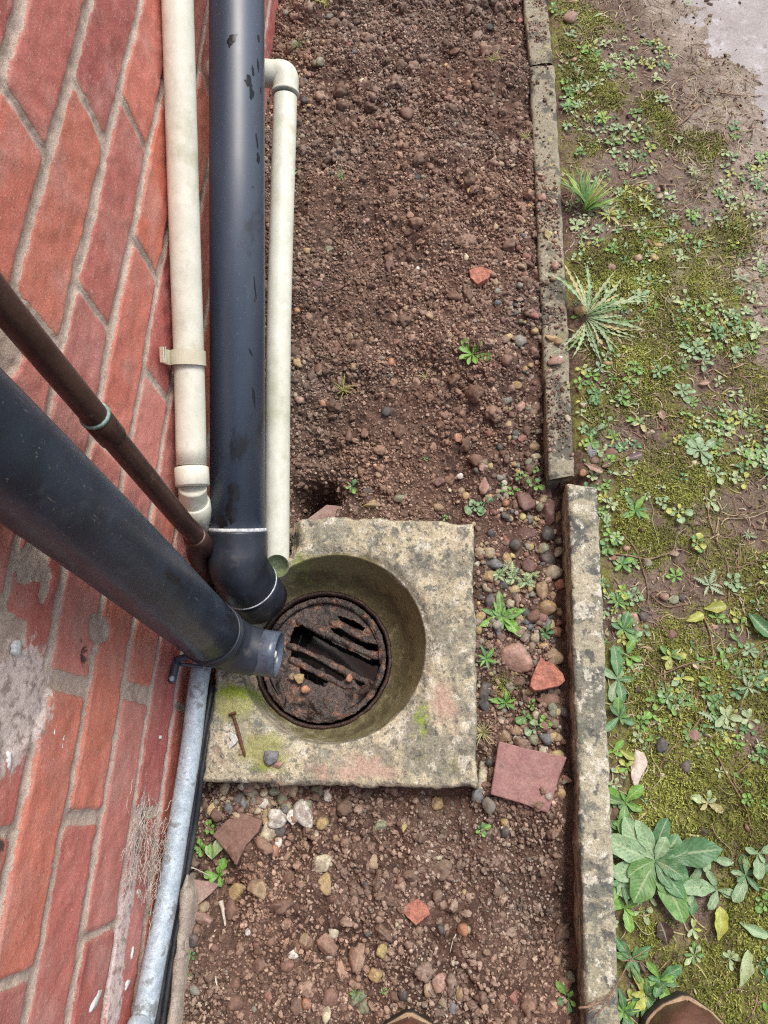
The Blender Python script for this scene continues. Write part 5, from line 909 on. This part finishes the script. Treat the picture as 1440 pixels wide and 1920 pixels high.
plant(400, 1610, 42, 3, 'oblong', ['pale', 'bright'], 'wilting_weed', 'wilting pale-leaved weed with exposed white root beside the conduit', 'weed', .4, .5, arc=(60, 130), inner=False, lift=.006)
plant(413, 1640, 32, 7, 'spat', 'bright', 'seedling', 'bright green shoot next to the pinkish broken tile', 'weed', .4, .6)
plant(378, 1590, 22, 8, 'spat', 'bright', 'seedling', 'bright green sprig squeezed between conduit and brown tile shard', 'weed', .45, .6)
plant(395, 1552, 18, 7, 'round', 'bright', 'seedling', 'tiny bright sprig above the brown tile shard by the conduit', 'weed', .5, .6)
for i, (x, y, r, c, lb) in enumerate([(610, 12, 34, 'yell', 'grass seedling at the far edge of the soil bed'), (640, 335, 30, 'green', 'tiny grass sprig in soil near the slim white pipe'), (645, 735, 34, 'yell', 'yellowish grass seedling in the middle of the soil bed'), (560, 90, 30, 'green', 'grass sprig in pebbles beside the knee of the slim pipe'), (925, 118, 26, 'yell', 'yellow sprig in the dark soil near the far kerb'), (985, 262, 24, 'yell', 'upright sprig against the inner face of the dark kerb'), (798, 710, 24, 'straw', 'curled dry weed in the soil beside the lone seedling')]):
    plant(x, y, r, 12, 'grass', c, 'grass_seedling', lb, 'grass', .06, .8, 1., inner=False, group='grass seedlings in the soil')
for i, (x, y, r, lb) in enumerate([(560, 322, 16, 'green leaf pair poking out behind the slim white pipe'), (660, 915, 20, 'fine-leaved sprig beside the dark hole'), (798, 862, 9, 'single tiny leaf lying in the open soil'), (835, 972, 10, 'tiny sprig at the back edge of the surround'), (902, 1556, 20, 'sprig growing in soil below the quarry tile'), (1065, 1870, 28, 'fine-leaved weed at the foot of the pale kerb'), (360, 1790, 14, 'tiny moss-green sprig on the mortar strip'), (352, 1825, 12, 'tinier sprig nearest the boots on the mortar strip'), (668, 1860, 18, 'sprig among brown stones beside the boot on the soil'), (720, 1858, 10, 'tiny shoot close to the boot on the soil'), (1004, 20, 22, 'sprig on the outer side of the far kerb')]):
    if i == 10: x = 1036
    plant(x, y, r, 6, 'spat', ['bright', 'deep'], 'sprig', lb, 'weed', .42, .6)
# -- beyond the kerb
BIG = [(1225, 1612, 104, 20, 'oblong', ['glauc', 'deep', 'glauc', 'green', 'deep'], 'dock_plant', 'largest broad-leaved plant, grey-green leaves spreading beside the pale kerb', .46, .18),
 (1343, 1668, 52, 5, 'oblong', 'glauc', 'dock_plant', 'four-leaved blue-green plant beside the largest broad-leaved plant', .42, .4),
 (1158, 1275, 62, 6, 'oblong', ['deep', 'glauc'], 'plantain', 'plant with long oval leaves pressed against the pale kerb edge', .36, .2),
 (1190, 960, 48, 9, 'lance', ['bright', 'deep'], 'green_weed', 'glossy narrow-leaved plant just past the joint between kerbs', .28, .35),
 (1210, 1865, 60, 9, 'serr', ['deep', 'dark', 'yell'], 'toothed_weed', 'toothed dark green plant beside the boot near the kerb', .38, .35),
 (1310, 848, 42, 12, 'spat', 'glauc', 'blue_rosette', 'large flat blue-green rosette in the moss level with the kerb joint', .46, .15)]
for (x, y, r, n, sh, c, nm, lb, wr, pt) in BIG: plant(x, y, r, n, sh, c, nm, lb, 'weed', wr, pt, parts=True, curl=.15, jl=.5)
plant(1096, 603, 104, 54, 'tooth', ['silver', 'glauc', 'pale', 'straw', 'green'], 'silvery_plant', 'silvery plant with many toothed narrow leaves sprawling beside the dark kerb', 'weed', .095, .22, .9, inner=False, arc=(-112, 114), jl=.6)
plant(1092, 400, 84, 60, 'grass', ['yell', 'green', 'bright'], 'grass_tuft', 'dense yellowish green grass tuft beside the dark kerb', 'grass tuft', .06, .6, 1., inner=False, arc=(-10, 150))
plant(1140, 408, 44, 16, 'lance', ['yell', 'straw', 'pale'], 'grass_tuft', 'straw-coloured broad-bladed tuft on the outer side of the yellowish grass tuft', 'grass tuft', .16, .4, 1.)
SM = [(1302, 655, 30, 10, 'spat', 'glauc', 'grey-green rosette on thick moss between two other rosettes'), (1318, 678, 26, 9, 'spat', 'glauc', 'paler rosette overlapping the grey-green one on thick moss'), (1342, 628, 24, 8, 'spat', 'deep', 'greener rosette with a thin stem beside the moss'), (1375, 668, 24, 7, 'spat', 'glauc', 'neat six-leaved rosette near the outer edge of the moss'),
 (1278, 736, 28, 11, 'spat', 'glauc', 'rosette with pale centre just above the pinkish leaf'), (1345, 718, 16, 6, 'spat', 'pale', 'faint rosette beside the thin pinkish leaf'), (1393, 788, 20, 6, 'spat', 'glauc', 'few-leaved rosette between muddy ground and the large flat rosette'), (1418, 622, 30, 8, 'oblong', 'pale', 'washed-out rosette at the muddy outer edge'), (1385, 522, 32, 7, 'tooth', 'silver', 'star of arrow-headed silvery leaves on the mud'),
 (1066, 205, 26, 12, 'spat', ['bright', 'deep'], 'bushy green rosette hugging the far part of the dark kerb'), (1068, 175, 22, 10, 'spat', 'green', 'smaller green rosette just beyond the bushy one by the kerb'), (1185, 215, 22, 8, 'round', 'green', 'round-leaved weed among twigs beyond the yellowish grass tuft'), (1190, 95, 16, 7, 'spat', 'pale', 'small pale weed in the far moss patch'), (1235, 190, 26, 7, 'oblong', ['pale', 'glauc'], 'pale weed with curling leaves beside the forked dry twig'), (1228, 150, 22, 6, 'oblong', 'pale', 'limp pale leaves beyond the curling-leaved weed'),
 (1258, 455, 20, 7, 'lance', 'glauc', 'slim-leaved weed by the red brick chip in the lawn'), (1275, 485, 22, 7, 'oblong', 'pale', 'pale flat weed below the slim-leaved one'), (1215, 478, 12, 6, 'spat', 'glauc', 'tiny weed between two tan pebbles'), (1200, 795, 22, 6, 'oblong', ['glauc', 'straw'], 'dying weed with dropped stalks in the thin moss'), (1150, 822, 26, 8, 'lance', ['bright', 'yell'], 'bright weed over the mossy slate by the kerb'), (1140, 868, 18, 8, 'round', 'bright', 'bright round-leaved sprig near the end of the dark kerb'), (1176, 872, 12, 6, 'round', 'green', 'tiny round-leaved sprig beside the mauve dead leaf'),
 (1278, 898, 14, 5, 'round', 'deep', 'round-leaved shoot beside the long arching stem'), (1340, 890, 26, 7, 'spat', ['glauc', 'pale'], 'spoon-leaved weed growing along a thin dark stem'), (1330, 940, 26, 6, 'spat', 'pale', 'pale leaves strung low on the thin dark stem'), (1420, 860, 22, 9, 'round', 'pale', 'pale round-leaved mat at the outer edge of the lawn'), (1380, 900, 18, 8, 'round', 'pale', 'small pale mat next to the round-leaved mat'), (1270, 962, 24, 9, 'round', ['glauc', 'yell'], 'mixed green and yellow clump beyond the pale fork of stems'), (1240, 945, 20, 8, 'round', 'glauc', 'grey-green clump beside the mixed clump'), (1235, 915, 12, 5, 'round', 'pale', 'two-leaved pale sprout above the clumps'),
 (1400, 1004, 18, 9, 'tooth', 'silver', 'pale lacy rosette on bare brown moss'), (1305, 1020, 22, 8, 'round', ['green', 'yell'], 'small green clump on the thin stem below the clumps'), (1265, 1082, 22, 7, 'spat', 'bright', 'bright upright sprig between bare stems'), (1370, 1092, 22, 7, 'round', 'glauc', 'grey-green clump beside the comb-leaved stem'), (1328, 1098, 34, 9, 'tooth', 'silver', 'comb-leaved silvery weed among bare stems'), (1166, 1110, 20, 7, 'oblong', ['bright', 'yell'], 'yellow-green sprig close to the pale kerb'), (1168, 1180, 40, 7, 'oblong', ['green', 'deep'], 'glossy sprawling sprig against the pale kerb'), (1256, 1232, 28, 7, 'oblong', ['yell', 'green'], 'yellow-tinged sprig below the dark pebbles'), (1310, 1240, 20, 6, 'lance', 'glauc', 'small star-shaped weed beside the arching stem'), (1275, 1272, 24, 6, 'oblong', ['glauc', 'yell'], 'low weed with one yellow leaf'), (1296, 1212, 16, 2, 'oblong', 'deep', 'single oval leaf pair by the yellow-tinged sprig'),
 (1350, 1360, 40, 6, 'tooth', ['silver', 'glauc'], 'silvery lobed weed beside the grey pebble'), (1360, 1345, 30, 5, 'oblong', 'pale', 'pale drooping leaves above the silvery lobed weed'), (1325, 1505, 30, 6, 'oblong', ['pale', 'straw'], 'pale weed alone on bare ground'), (1422, 1395, 14, 6, 'lance', 'pale', 'tiny pale weed near the outer edge'), (1148, 1410, 30, 3, 'oblong', 'bright', 'bright leaves squeezed by the pale kerb'), (1165, 1560, 40, 5, 'lance', ['bright', 'green'], 'long bright leaves between kerb and largest plant'), (1170, 1700, 44, 5, 'oblong', 'bright', 'bright broad leaves low beside the kerb'),
 (1430, 1690, 22, 9, 'round', 'bright', 'bright little clump at the outer edge below the blue-green leaf'), (1400, 1500, 16, 8, 'round', 'bright', 'small bright mat in the outer moss'), (1420, 1600, 34, 4, 'oblong', 'glauc', 'blue-green broad leaves at the outer edge'), (1298, 1740, 24, 5, 'oblong', ['pale', 'yell'], 'yellowing weed below the largest plant'), (1138, 985, 16, 5, 'oblong', 'glauc', 'small leaves by the start of the pale kerb'), (1300, 325, 24, 7, 'tooth', 'pale', 'withered lobed weed on the mud'), (1270, 265, 18, 4, 'oblong', 'pale', 'hanging pale leaf cluster beside the forked dry twig'), (1070, 55, 14, 5, 'lance', 'yell', 'yellow leaf sprig by the pink stone at the far kerb'), (1085, 290, 20, 9, 'round', 'green', 'low round-leaved mat beside the dark kerb'), (1150, 270, 20, 8, 'round', 'green', 'small mat in twigs beyond the yellowish tuft'), (1105, 165, 26, 8, 'tooth', 'silver', 'grey lacy weed beside the bushy rosette'), (1290, 10, 16, 6, 'lance', 'pale', 'pale sprig at the far edge near the worn concrete')]
SM += [(1165, 1060, 30, 8, 'oblong', ['bright', 'deep'], 'leafy clump beside the pale kerb at the wiry stem'), (1158, 1130, 30, 8, 'lance', ['bright', 'green'], 'narrow-leaved clump between pale kerb and bright sprig'), (1172, 1232, 34, 7, 'spat', ['green', 'bright'], 'spoon-leaved clump above the long oval leaves'), (1160, 1345, 40, 7, 'oblong', ['deep', 'green'], 'broad clump below the long oval leaves'), (1175, 1440, 26, 9, 'spat', ['bright', 'yell'], 'yellow-green clump above the bleached lump'),
 (1172, 1505, 52, 6, 'oblong', ['bright', 'green'], 'upright bright leaves at the top edge of the largest plant'), (1165, 1650, 48, 6, 'lance', ['bright', 'deep'], 'long bright leaves between kerb and largest plant centre'), (1290, 1665, 44, 8, 'oblong', ['deep', 'glauc'], 'grey-green clump filling between the two broad plants'), (1330, 1605, 34, 6, 'oblong', ['glauc', 'deep'], 'small grey-green clump above the four-leaved plant'), (1395, 1640, 46, 7, 'oblong', ['deep', 'glauc'], 'ragged grey-green plant outside the four-leaved plant'), (1185, 1795, 44, 9, 'serr', ['deep', 'green'], 'toothed clump above the straw fibres'), (1235, 1835, 40, 8, 'oblong', ['bright', 'deep'], 'bright clump between dark purple leaf and boot'), (1168, 1895, 44, 9, 'serr', ['bright', 'deep'], 'toothed clump between the kerb and the boot'),
 (1300, 1790, 26, 8, 'spat', ['green', 'pale'], 'small clump beyond the kerb-side boot'), (1365, 1795, 24, 9, 'spat', 'pale', 'pale clump between yellow leaf and long pale leaf'), (1250, 1310, 24, 8, 'spat', ['green', 'glauc'], 'clump in moss inside the arching stem'), (1200, 1355, 22, 8, 'round', ['bright', 'green'], 'round-leaved clump in moss wallward of the arching stem'), (1400, 1290, 30, 8, 'tooth', ['silver', 'glauc'], 'lacy grey weed outside the arching stem'), (1235, 700, 26, 9, 'spat', ['glauc', 'green'], 'grey-green clump outward of the silvery plant'), (1190, 690, 22, 8, 'round', ['bright', 'green'], 'round-leaved clump just below the silvery plant'),
 (1200, 560, 26, 9, 'oblong', ['glauc', 'pale'], 'flat pale clump on moss beyond the silvery plant'), (1150, 470, 22, 9, 'spat', ['bright', 'green'], 'bright clump between grass tuft and silvery plant'), (1135, 130, 30, 9, 'oblong', ['bright', 'pale'], 'mixed clump in the far moss near the kerb'), (1130, 225, 34, 9, 'oblong', ['bright', 'yell'], 'yellowing clump next to the bushy rosette'), (1210, 385, 30, 9, 'lance', ['pale', 'yell'], 'slender yellowish clump outward of the grass tuft'), (1165, 745, 26, 10, 'spat', ['bright', 'glauc'], 'clump on thin moss above the slate')]
for (x, y, r, n, sh, c, lb) in SM:
    nm = {'spat': 'leaf_rosette', 'round': 'round_leaf_weed', 'tooth': 'lobed_weed', 'oblong': 'broad_leaf_weed', 'lance': 'slim_leaf_weed', 'serr': 'toothed_weed'}[sh]
    plant(x, y, r, n, sh, c, nm, lb, 'weed', {'spat': .42, 'round': .55, 'tooth': .36, 'oblong': .40, 'lance': .26, 'serr': .36}[sh], .3 if r > 20 else .45)
# single fallen leaves
for (x, y, r, az, c, nm, lb, wr) in [(1345, 1762, 50, 75, 'yell', 'fallen_leaf', 'large yellow leaf beside the largest plant', .42), (1385, 1850, 56, 65, 'pale', 'fallen_leaf', 'long pale leaf near the boot beside the kerb', .34), (1250, 1770, 34, 100, 'darkbr', 'dead_leaf', 'crumpled dark purple dead leaf beside the kerb-side boot', .75), (1175, 862, 30, 10, 'mauve', 'dead_leaf', 'mauve dead leaf lying near the end of the dark kerb', .5), (1095, 870, 40, -40, 'pinkb', 'dead_leaf', 'long pinkish dead leaf at the end of the dark kerb', .34), (1150, 868, 26, 200, 'brown', 'dead_leaf', 'red-brown dead leaf beside the mauve one', .5), (1242, 790, 22, 100, 'pinkb', 'dead_leaf', 'small pink round leaf on a stalk in the moss', .7), (1308, 722, 22, 0, 'pinkb', 'dead_leaf', 'thin pinkish leaf between rosettes', .5),
    (1318, 1142, 40, 0, 'yell', 'fallen_leaf', 'oval yellow-green leaf on the bare stems', .5), (1285, 1165, 34, 15, 'yell', 'fallen_leaf', 'bright yellow ragged leaf beside the arching stem', .5), (1308, 1268, 24, -35, 'yell', 'fallen_leaf', 'tiny yellow leaf on the low weed', .45), (1160, 1405, 30, -40, 'yell', 'fallen_leaf', 'small yellow leaf beside the pale lump', .4), (1402, 1150, 56, -60, 'deep', 'fallen_leaf', 'dark drooping leaf at the outer edge', .5), (1385, 1728, 44, -30, 'glauc', 'fallen_leaf', 'grey-green leaf hanging beside the yellow leaf', .36), (992, 62, 26, 5, 'glauc', 'fallen_leaf', 'green leaf lying on the far kerb', .4), (1112, 35, 26, 10, 'pale', 'fallen_leaf', 'pale leaf beside the pink stone', .3), (1205, 1690, 30, 200, 'brown', 'dead_leaf', 'brown curled leaf under the largest plant', .4)]:
    rg = random.Random(int(x*7+y)); b = GP(x, y)+np.array([0, 0, .003 if not (980 < x < 1000) else .016]); mb = MB(); leaf_to(mb, b, R_(az), r*PX, r*PX*wr, 'oblong', GR[c], .25, 1., rg, .3, .45, clampz=not (980 < x < 1000)); tag(mb.build(nm, M['leaf'], None, origin=b), lb, 'leaf')
# wet black leaves on the grate
for i, (x, y, r, az) in enumerate([(650, 1292, 22, -20), (672, 1300, 26, 25), (690, 1298, 24, 80), (536, 1305, 22, 250), (575, 1345, 20, 20)]):
    rg = random.Random(i+90); b = G(x, y, ZG+.008); mb = MB(); leaf_to(mb, b, R_(az), r*PX, r*PX*.55, 'oblong', S(46, 42, 40), .3, 1., rg, .5, .5, False)
    tag(mb.build('wet_leaf', M['iron_ring'], None, origin=b), ['black wet leaf at the wall end of the grate debris', 'black wet leaf lying over the grate bars', 'black wet leaf nearest the bowl wall on the grate', 'black wet leaf under the pipe stub on the grate', 'black wet leaf at the boot side of the grate'][i], 'leaf', 'wet leaves on the drain grate')
# tiny seedlings and dry litter too many to count
def build_cover():
    rg = random.Random(4); r2 = np.random.default_rng(44); mb = MB(); n = 0; pts = []
    while n < 1500:
        x = rg.uniform(.17, .58); y = rg.uniform(-.3, 1.4); f = float(vn(np.array([x*11, y*11]), 61)); d = (x-.40)*.8+(y-1.1)*.45
        if rg.random() > .35+f*.9 or d > .0: continue
        n += 1; pts.append((x, y))
    for (x, y) in pts:
        b = np.array([x, y, gz(x, y)+.001]); c = GR[rg.choice(['bright', 'green', 'glauc', 'pale', 'yell', 'deep', 'pale'])]; m = rg.choice([2, 3, 4, 5]); k = rg.uniform(0, 6); L_ = rg.uniform(.0035, .0125)
        for i in range(m): leaf_to(mb, b, k+i*6.28/m+rg.uniform(-.4, .4), L_*rg.uniform(.7, 1.2), L_*rg.uniform(.35, .6), rg.choice(['spat', 'oblong', 'round']), c, .5, .9, rg, 0, .2)
    o = mb.build('ground_cover', M['leaf']); o['kind'] = 'stuff'; tag(o, 'tiny scattered seedlings among the moss beyond the kerb', 'seedlings')
    mb = MB(); n = 0
    while n < 4600:
        x = rg.uniform(.165, .6); y = rg.uniform(-.3, 1.4); f = float(vn(np.array([x*8, y*8]), 71))
        if rg.random() > .45+f*.8: continue
        n += 1; a = rg.uniform(0, 6.28); L_ = rg.uniform(.004, .022); m = 4; t = np.linspace(0, 1, m); cv = rg.uniform(-1, 1)
        px_ = x+np.cos(a+cv*t)*L_*t; py_ = y+np.sin(a+cv*t)*L_*t; z = ground_z(px_, py_)+.0008+.0025*np.sin(t*3.1)*rg.random(); w_ = rg.uniform(.00035, .0010)
        c = rg.choice([S(176, 158, 128), S(150, 128, 104), S(196, 184, 152), S(112, 92, 76), S(160, 120, 104), S(186, 176, 120)])
        v = []
        for i in range(m): v += [[px_[i]-math.sin(a)*w_, py_[i]+math.cos(a)*w_, z[i]], [px_[i], py_[i], z[i]+w_*.8], [px_[i]+math.sin(a)*w_, py_[i]-math.cos(a)*w_, z[i]]]
        mb.add(v, grid_faces(m, 3), c)
    for k in range(170):
        x = rg.uniform(.165, .56); y = rg.uniform(-.28, 1.35); a = rg.uniform(0, 6.28); L_ = rg.uniform(.03, .085); t = np.linspace(0, 1, 12); cv = rg.uniform(-1.6, 1.6); an = a+cv*t+.5*np.sin(t*7+k)
        px_ = x+np.cumsum(np.cos(an))*L_/12; py_ = y+np.cumsum(np.sin(an))*L_/12
        if px_.min() < .16: continue
        z = ground_z(px_, py_)+.0015+.004*np.abs(np.sin(t*5+k)); v, f = tube(np.stack([px_, py_, z], -1), rg.uniform(.0003, .0007), 5, False); mb.add(v, f[0], rg.choice([S(158, 132, 108), S(128, 102, 84), S(186, 168, 136), S(104, 82, 68), S(170, 170, 120)]))
    o = mb.build('dry_litter', M['crumb']); o['kind'] = 'stuff'; tag(o, 'short dry stalks and fibres littering the moss beyond the kerb', 'litter')
build_cover()
# ------------------------------------------------------------------ stems, twigs, roots
def twig(pts, r, m, name, label, cat, lift=.003, taper=.5, group=None, on=None):
    p = np.array([(GP(*k)+[0, 0, lift]) if on is None else G(*k, on) for k in pts]); p = spline(p, 7); p += .0008*np.stack([vn(p*150, 1), vn(p*150, 2), vn(p*150, 3)*.5], -1)
    n = len(p); tag(tube_obj(name, p, r*np.linspace(1, taper, n), M[m], None, 8, origin=p[0]), label, cat, group)
TW = [([(1142, 1038), (1170, 1042), (1215, 1049), (1245, 1040), (1275, 1032), (1295, 1040)], .0014, 'dry stem lying level from the pale kerb end outwards'), ([(1313, 1148), (1330, 1190), (1336, 1250), (1325, 1320), (1298, 1365), (1262, 1400), (1240, 1430), (1230, 1458)], .0013, 'long arching stem curving down through the moss'), ([(1165, 1000), (1190, 1030), (1205, 1070), (1214, 1110), (1217, 1140), (1240, 1175), (1255, 1190)], .0010, 'thin wiry stem crossing the level dry stem'), ([(1220, 1115), (1240, 1135), (1265, 1138), (1300, 1132)], .0009, 'short pale stem pointing at the oval yellow-green leaf'),
 ([(1322, 880), (1322, 930), (1330, 980), (1345, 1020), (1362, 1060), (1365, 1110), (1355, 1125)], .0011, 'thin dark stem running through the spoon-leaved weed'), ([(968, 280), (995, 300), (1025, 322), (1045, 350), (1055, 380), (1070, 395)], .0015, 'pale straw stem crossing over the dark kerb'), ([(1115, 262), (1150, 266), (1185, 265), (1212, 268)], .0012, 'dry stem lying beyond the yellowish grass tuft'), ([(1310, 200), (1290, 222), (1265, 243)], .0024, 'thick forked dry twig beyond the curling leaves'), ([(1295, 180), (1280, 205), (1258, 213)], .0012, 'thin branch of dry wood beside the thick twig'), ([(1345, 175), (1385, 182), (1438, 183)], .0012, 'dry stem on mud near the worn concrete'), ([(1175, 435), (1220, 430), (1265, 426)], .0011, 'straight dark stem near the slim-leaved weed'),
 ([(1080, 725), (1095, 750), (1110, 775), (1120, 790)], .0010, 'pale stem below the silvery plant'), ([(1415, 1420), (1375, 1460), (1400, 1500)], .0008, 'bent stem in the outer moss'), ([(1345, 1420), (1365, 1460), (1395, 1510), (1405, 1545), (1410, 1570)], .0011, 'branched dry stem lying above the blue-green broad leaves'), ([(1220, 895), (1262, 872), (1260, 855)], .0009, 'thin bent twig beside the round-leaved shoot'), ([(1098, 445), (1080, 440), (1065, 470)], .0008, 'thin dead root below the yellowish grass tuft'), ([(1182, 335), (1187, 310), (1184, 280)], .0009, 'upright dry blade outside the yellowish tuft'), ([(1172, 328), (1195, 312), (1200, 285)], .0011, 'curved straw blade outside the yellowish tuft'), ([(1235, 350), (1270, 350)], .0012, 'short dry stem on the mud'), ([(1303, 440), (1322, 410), (1318, 395)], .0010, 'bent dry stem on the moss beyond the star weed'),
 ([(590, 365), (630, 400), (665, 430), (694, 455)], .0005, 'hair-thin root running through the far soil'), ([(940, 880), (960, 905), (945, 918)], .0009, 'yellowing stalk of the leafy tangle'), ([(826, 812), (835, 830), (850, 838)], .0005, 'fine curved root in the soil above the brown pebble'), ([(1210, 1240), (1243, 1275), (1253, 1328)], .0009, 'dark stem ending at a pale tip in the moss'), ([(1230, 1270), (1290, 1245), (1350, 1238), (1440, 1200)], .0009, 'long reddish runner crossing the arching stem'), ([(1345, 590), (1360, 640), (1378, 712)], .0010, 'dark thin stem between the two outer rosettes'), ([(1130, 875), (1165, 860), (1190, 845)], .0009, 'thin reddish twig beside the mauve leaf')]
for (p, r, lb) in TW: twig(p, r, 'twig', 'dry_stem', lb, 'stem')
twig([(1085, 1890), (1110, 1885), (1140, 1872), (1160, 1840), (1175, 1815)], .0013, 'twig', 'dry_stem', 'dead straw stem lying across the pale kerb near the boot', 'stem', on=KZ2+.006)
for i, (a, b) in enumerate([((1100, 1885), (1150, 1862)), ((1102, 1900), (1145, 1870)), ((1112, 1908), (1148, 1872)), ((1170, 1775), (1180, 1830)), ((1180, 1800), (1225, 1780)), ((1165, 1800), (1215, 1815))]):
    twig([a, ((a[0]+b[0])/2+6, (a[1]+b[1])/2-5), b], .0007, 'twig', 'straw_fibre', ['upper straw fibre across the pale kerb by the boot', 'middle straw fibre across the pale kerb by the boot', 'lowest straw fibre across the pale kerb by the boot', 'reddish straw fibre standing off the kerb edge', 'straw fibre pointing to the dark purple leaf', 'straw fibre under the dark purple leaf'][i], 'straw', on=KZ2+.006, group='straw fibres by the kerb')
twig([(414, 1688), (418, 1705), (424, 1735)], .0034, 'root', 'white_root', 'thick white tapering root below the wilting weed', 'root', .002, .35)
twig([(405, 1830), (409, 1850), (420, 1860)], .0010, 'root', 'white_root', 'short white curved root in the soil near the mortar strip', 'root', .002)
twig([(357, 1622), (375, 1628), (398, 1640)], .0009, 'root', 'white_root', 'fine white root from the conduit to the wilting weed', 'root', .012)
twig([(855, 1752), (848, 1765), (843, 1785)], .0009, 'root', 'white_root', 'fine pale root beside an orange pebble', 'root', .002)
def pale_lump():
    c = GP(1192, 1445); v, f = rock(77, 'a', 3); v = v*[.010, .024, .008]; v[:, 0] += np.sin(v[:, 1]*120)*.003
    o = mesh('bleached_wood', v+c+[0, 0, .004], f, M['root'], None, origin=c); tag(o, 'bleached white crumbly lump lying in moss beside the kerb', 'wood')
pale_lump()
# fine root mat and cobweb on the wall by the conduit: one tangled mass
def web():
    rg = np.random.default_rng(5); mb = MB()
    for i in range(230):
        px, py = rg.normal(283, 20), rg.normal(1600, 48); c = W(px, py, -.331+rg.uniform(0, .012)); n = 9; d = rg.normal(size=3); p = [c]
        for k in range(n): d = d+rg.normal(size=3)*.55; d /= np.linalg.norm(d); q = p[-1]+d*[.25, 1, .8]*.0032; q[0] = max(q[0], -.3335); p.append(q)
        v, f = tube(np.array(p), .00034, 4, False); mb.add(v, f[0])
    o = mb.build('root_tangle', M['root'], None, origin=W(285, 1590)); o['kind'] = 'stuff'; tag(o, 'tangle of fine pale roots and cobweb clinging to the lowest bricks', 'roots')
web()
# ------------------------------------------------------------------ boots
def boot(px, py, label, ang):
    toe = GP(px, py); T = thing('boot', toe, label, 'boot', 'pair of boots'); L_ = .29; n = 40; s = np.linspace(0, 1, n)
    hw = .049*np.interp(s, [0, .03, .08, .16, .3, .45, .65, .85, .95, 1], [0.02, .52, .78, .96, 1.02, .90, .74, .76, .62, .05])
    base = toe[2]-.002; ca, sa = math.cos(ang), math.sin(ang)
    tip = toe-np.array([0, .006, 0])
    def tr(x, y, z): x = np.asarray(x); y = np.asarray(y); return np.stack([tip[0]+x*ca-y*sa, tip[1]+x*sa+y*ca, np.broadcast_to(z, x.shape)], -1)
    def body(gr, z0, z1, nm, m):
        a = np.r_[hw+gr]; a[0] = a[-1] = .004; xs = np.r_[a, -a[::-1]]; yy = np.r_[-s*L_, -s[::-1]*L_]; yy = yy*1.0; yy[0] += gr; yy[-1] += gr
        rows = [tr(xs*.98, yy, z0), tr(xs, yy, z0+.002), tr(xs, yy, z1-.0015), tr(xs*.985, yy, z1)]; V = np.concatenate(rows); N = len(xs); f = [grid_faces(4, N, True)]
        cap = np.stack([3*N+np.arange(n-1), 3*N+np.arange(1, n), 3*N+N-2-np.arange(n-1), 3*N+N-1-np.arange(n-1)], -1); return mesh(nm, V, np.concatenate([f[0], cap, cap[:, ::-1]-3*N]), m, T)
    body(.0035, base, base+.018, 'sole', M['sole']); body(.0030, base+.018, base+.0225, 'welt', M['welt'])
    hh = np.interp(s, [0, .03, .1, .2, .32, .45, .6, .8, .95, 1], [.012, .034, .052, .060, .068, .088, .125, .14, .13, .06]); V = []; na = 25
    for i in range(n):
        a = np.linspace(0, np.pi, na); c, si = np.cos(a), np.sin(a); e = .72
        V.append(tr(hw[i]*np.sign(c)*np.abs(c)**e, np.full(na, -s[i]*L_), base+.020+hh[i]*np.abs(si)**e))
    V = np.array(V); V[..., 2] += .0006*fbm(V, 60, 2, 3); mesh('upper', V.reshape(-1, 3), grid_faces(n, na)[:, ::-1], M['boot'], T)
    zc = np.linspace(base+.09, base+.19, 8); a = np.linspace(0, 2*np.pi, 36, endpoint=False); V = []
    for k, z in enumerate(zc): V.append(tr(np.cos(a)*(.042+.003*k/7), -.205+np.sin(a)*(.060-.008*k/7), z))
    for k, z in enumerate(zc[::-1][:4]): V.append(tr(np.cos(a)*.041, -.205+np.sin(a)*.048, z-.001))
    mesh('shaft', np.array(V).reshape(-1, 3), grid_faces(12, 36, True), M['boot'], T)
    for k in range(4):
        y = -.115-.022*k; z = base+.020+float(np.interp(-y/L_, s, hh)); p = [(-.022, y-.004, z-.010), (-.010, y+.001, z-.001), (.010, y-.001, z-.001), (.022, y-.004, z-.010)]
        tube_obj('lace', spline([tr(*[np.array(q) for q in pp]) for pp in p], 5), .0018, M['lace'], T, 8)
boot(770, 1884, 'brown leather boot standing on the soil, only its toe in view', .05); boot(1277, 1853, 'brown leather boot standing beyond the kerb beside the toothed plant', -.06)
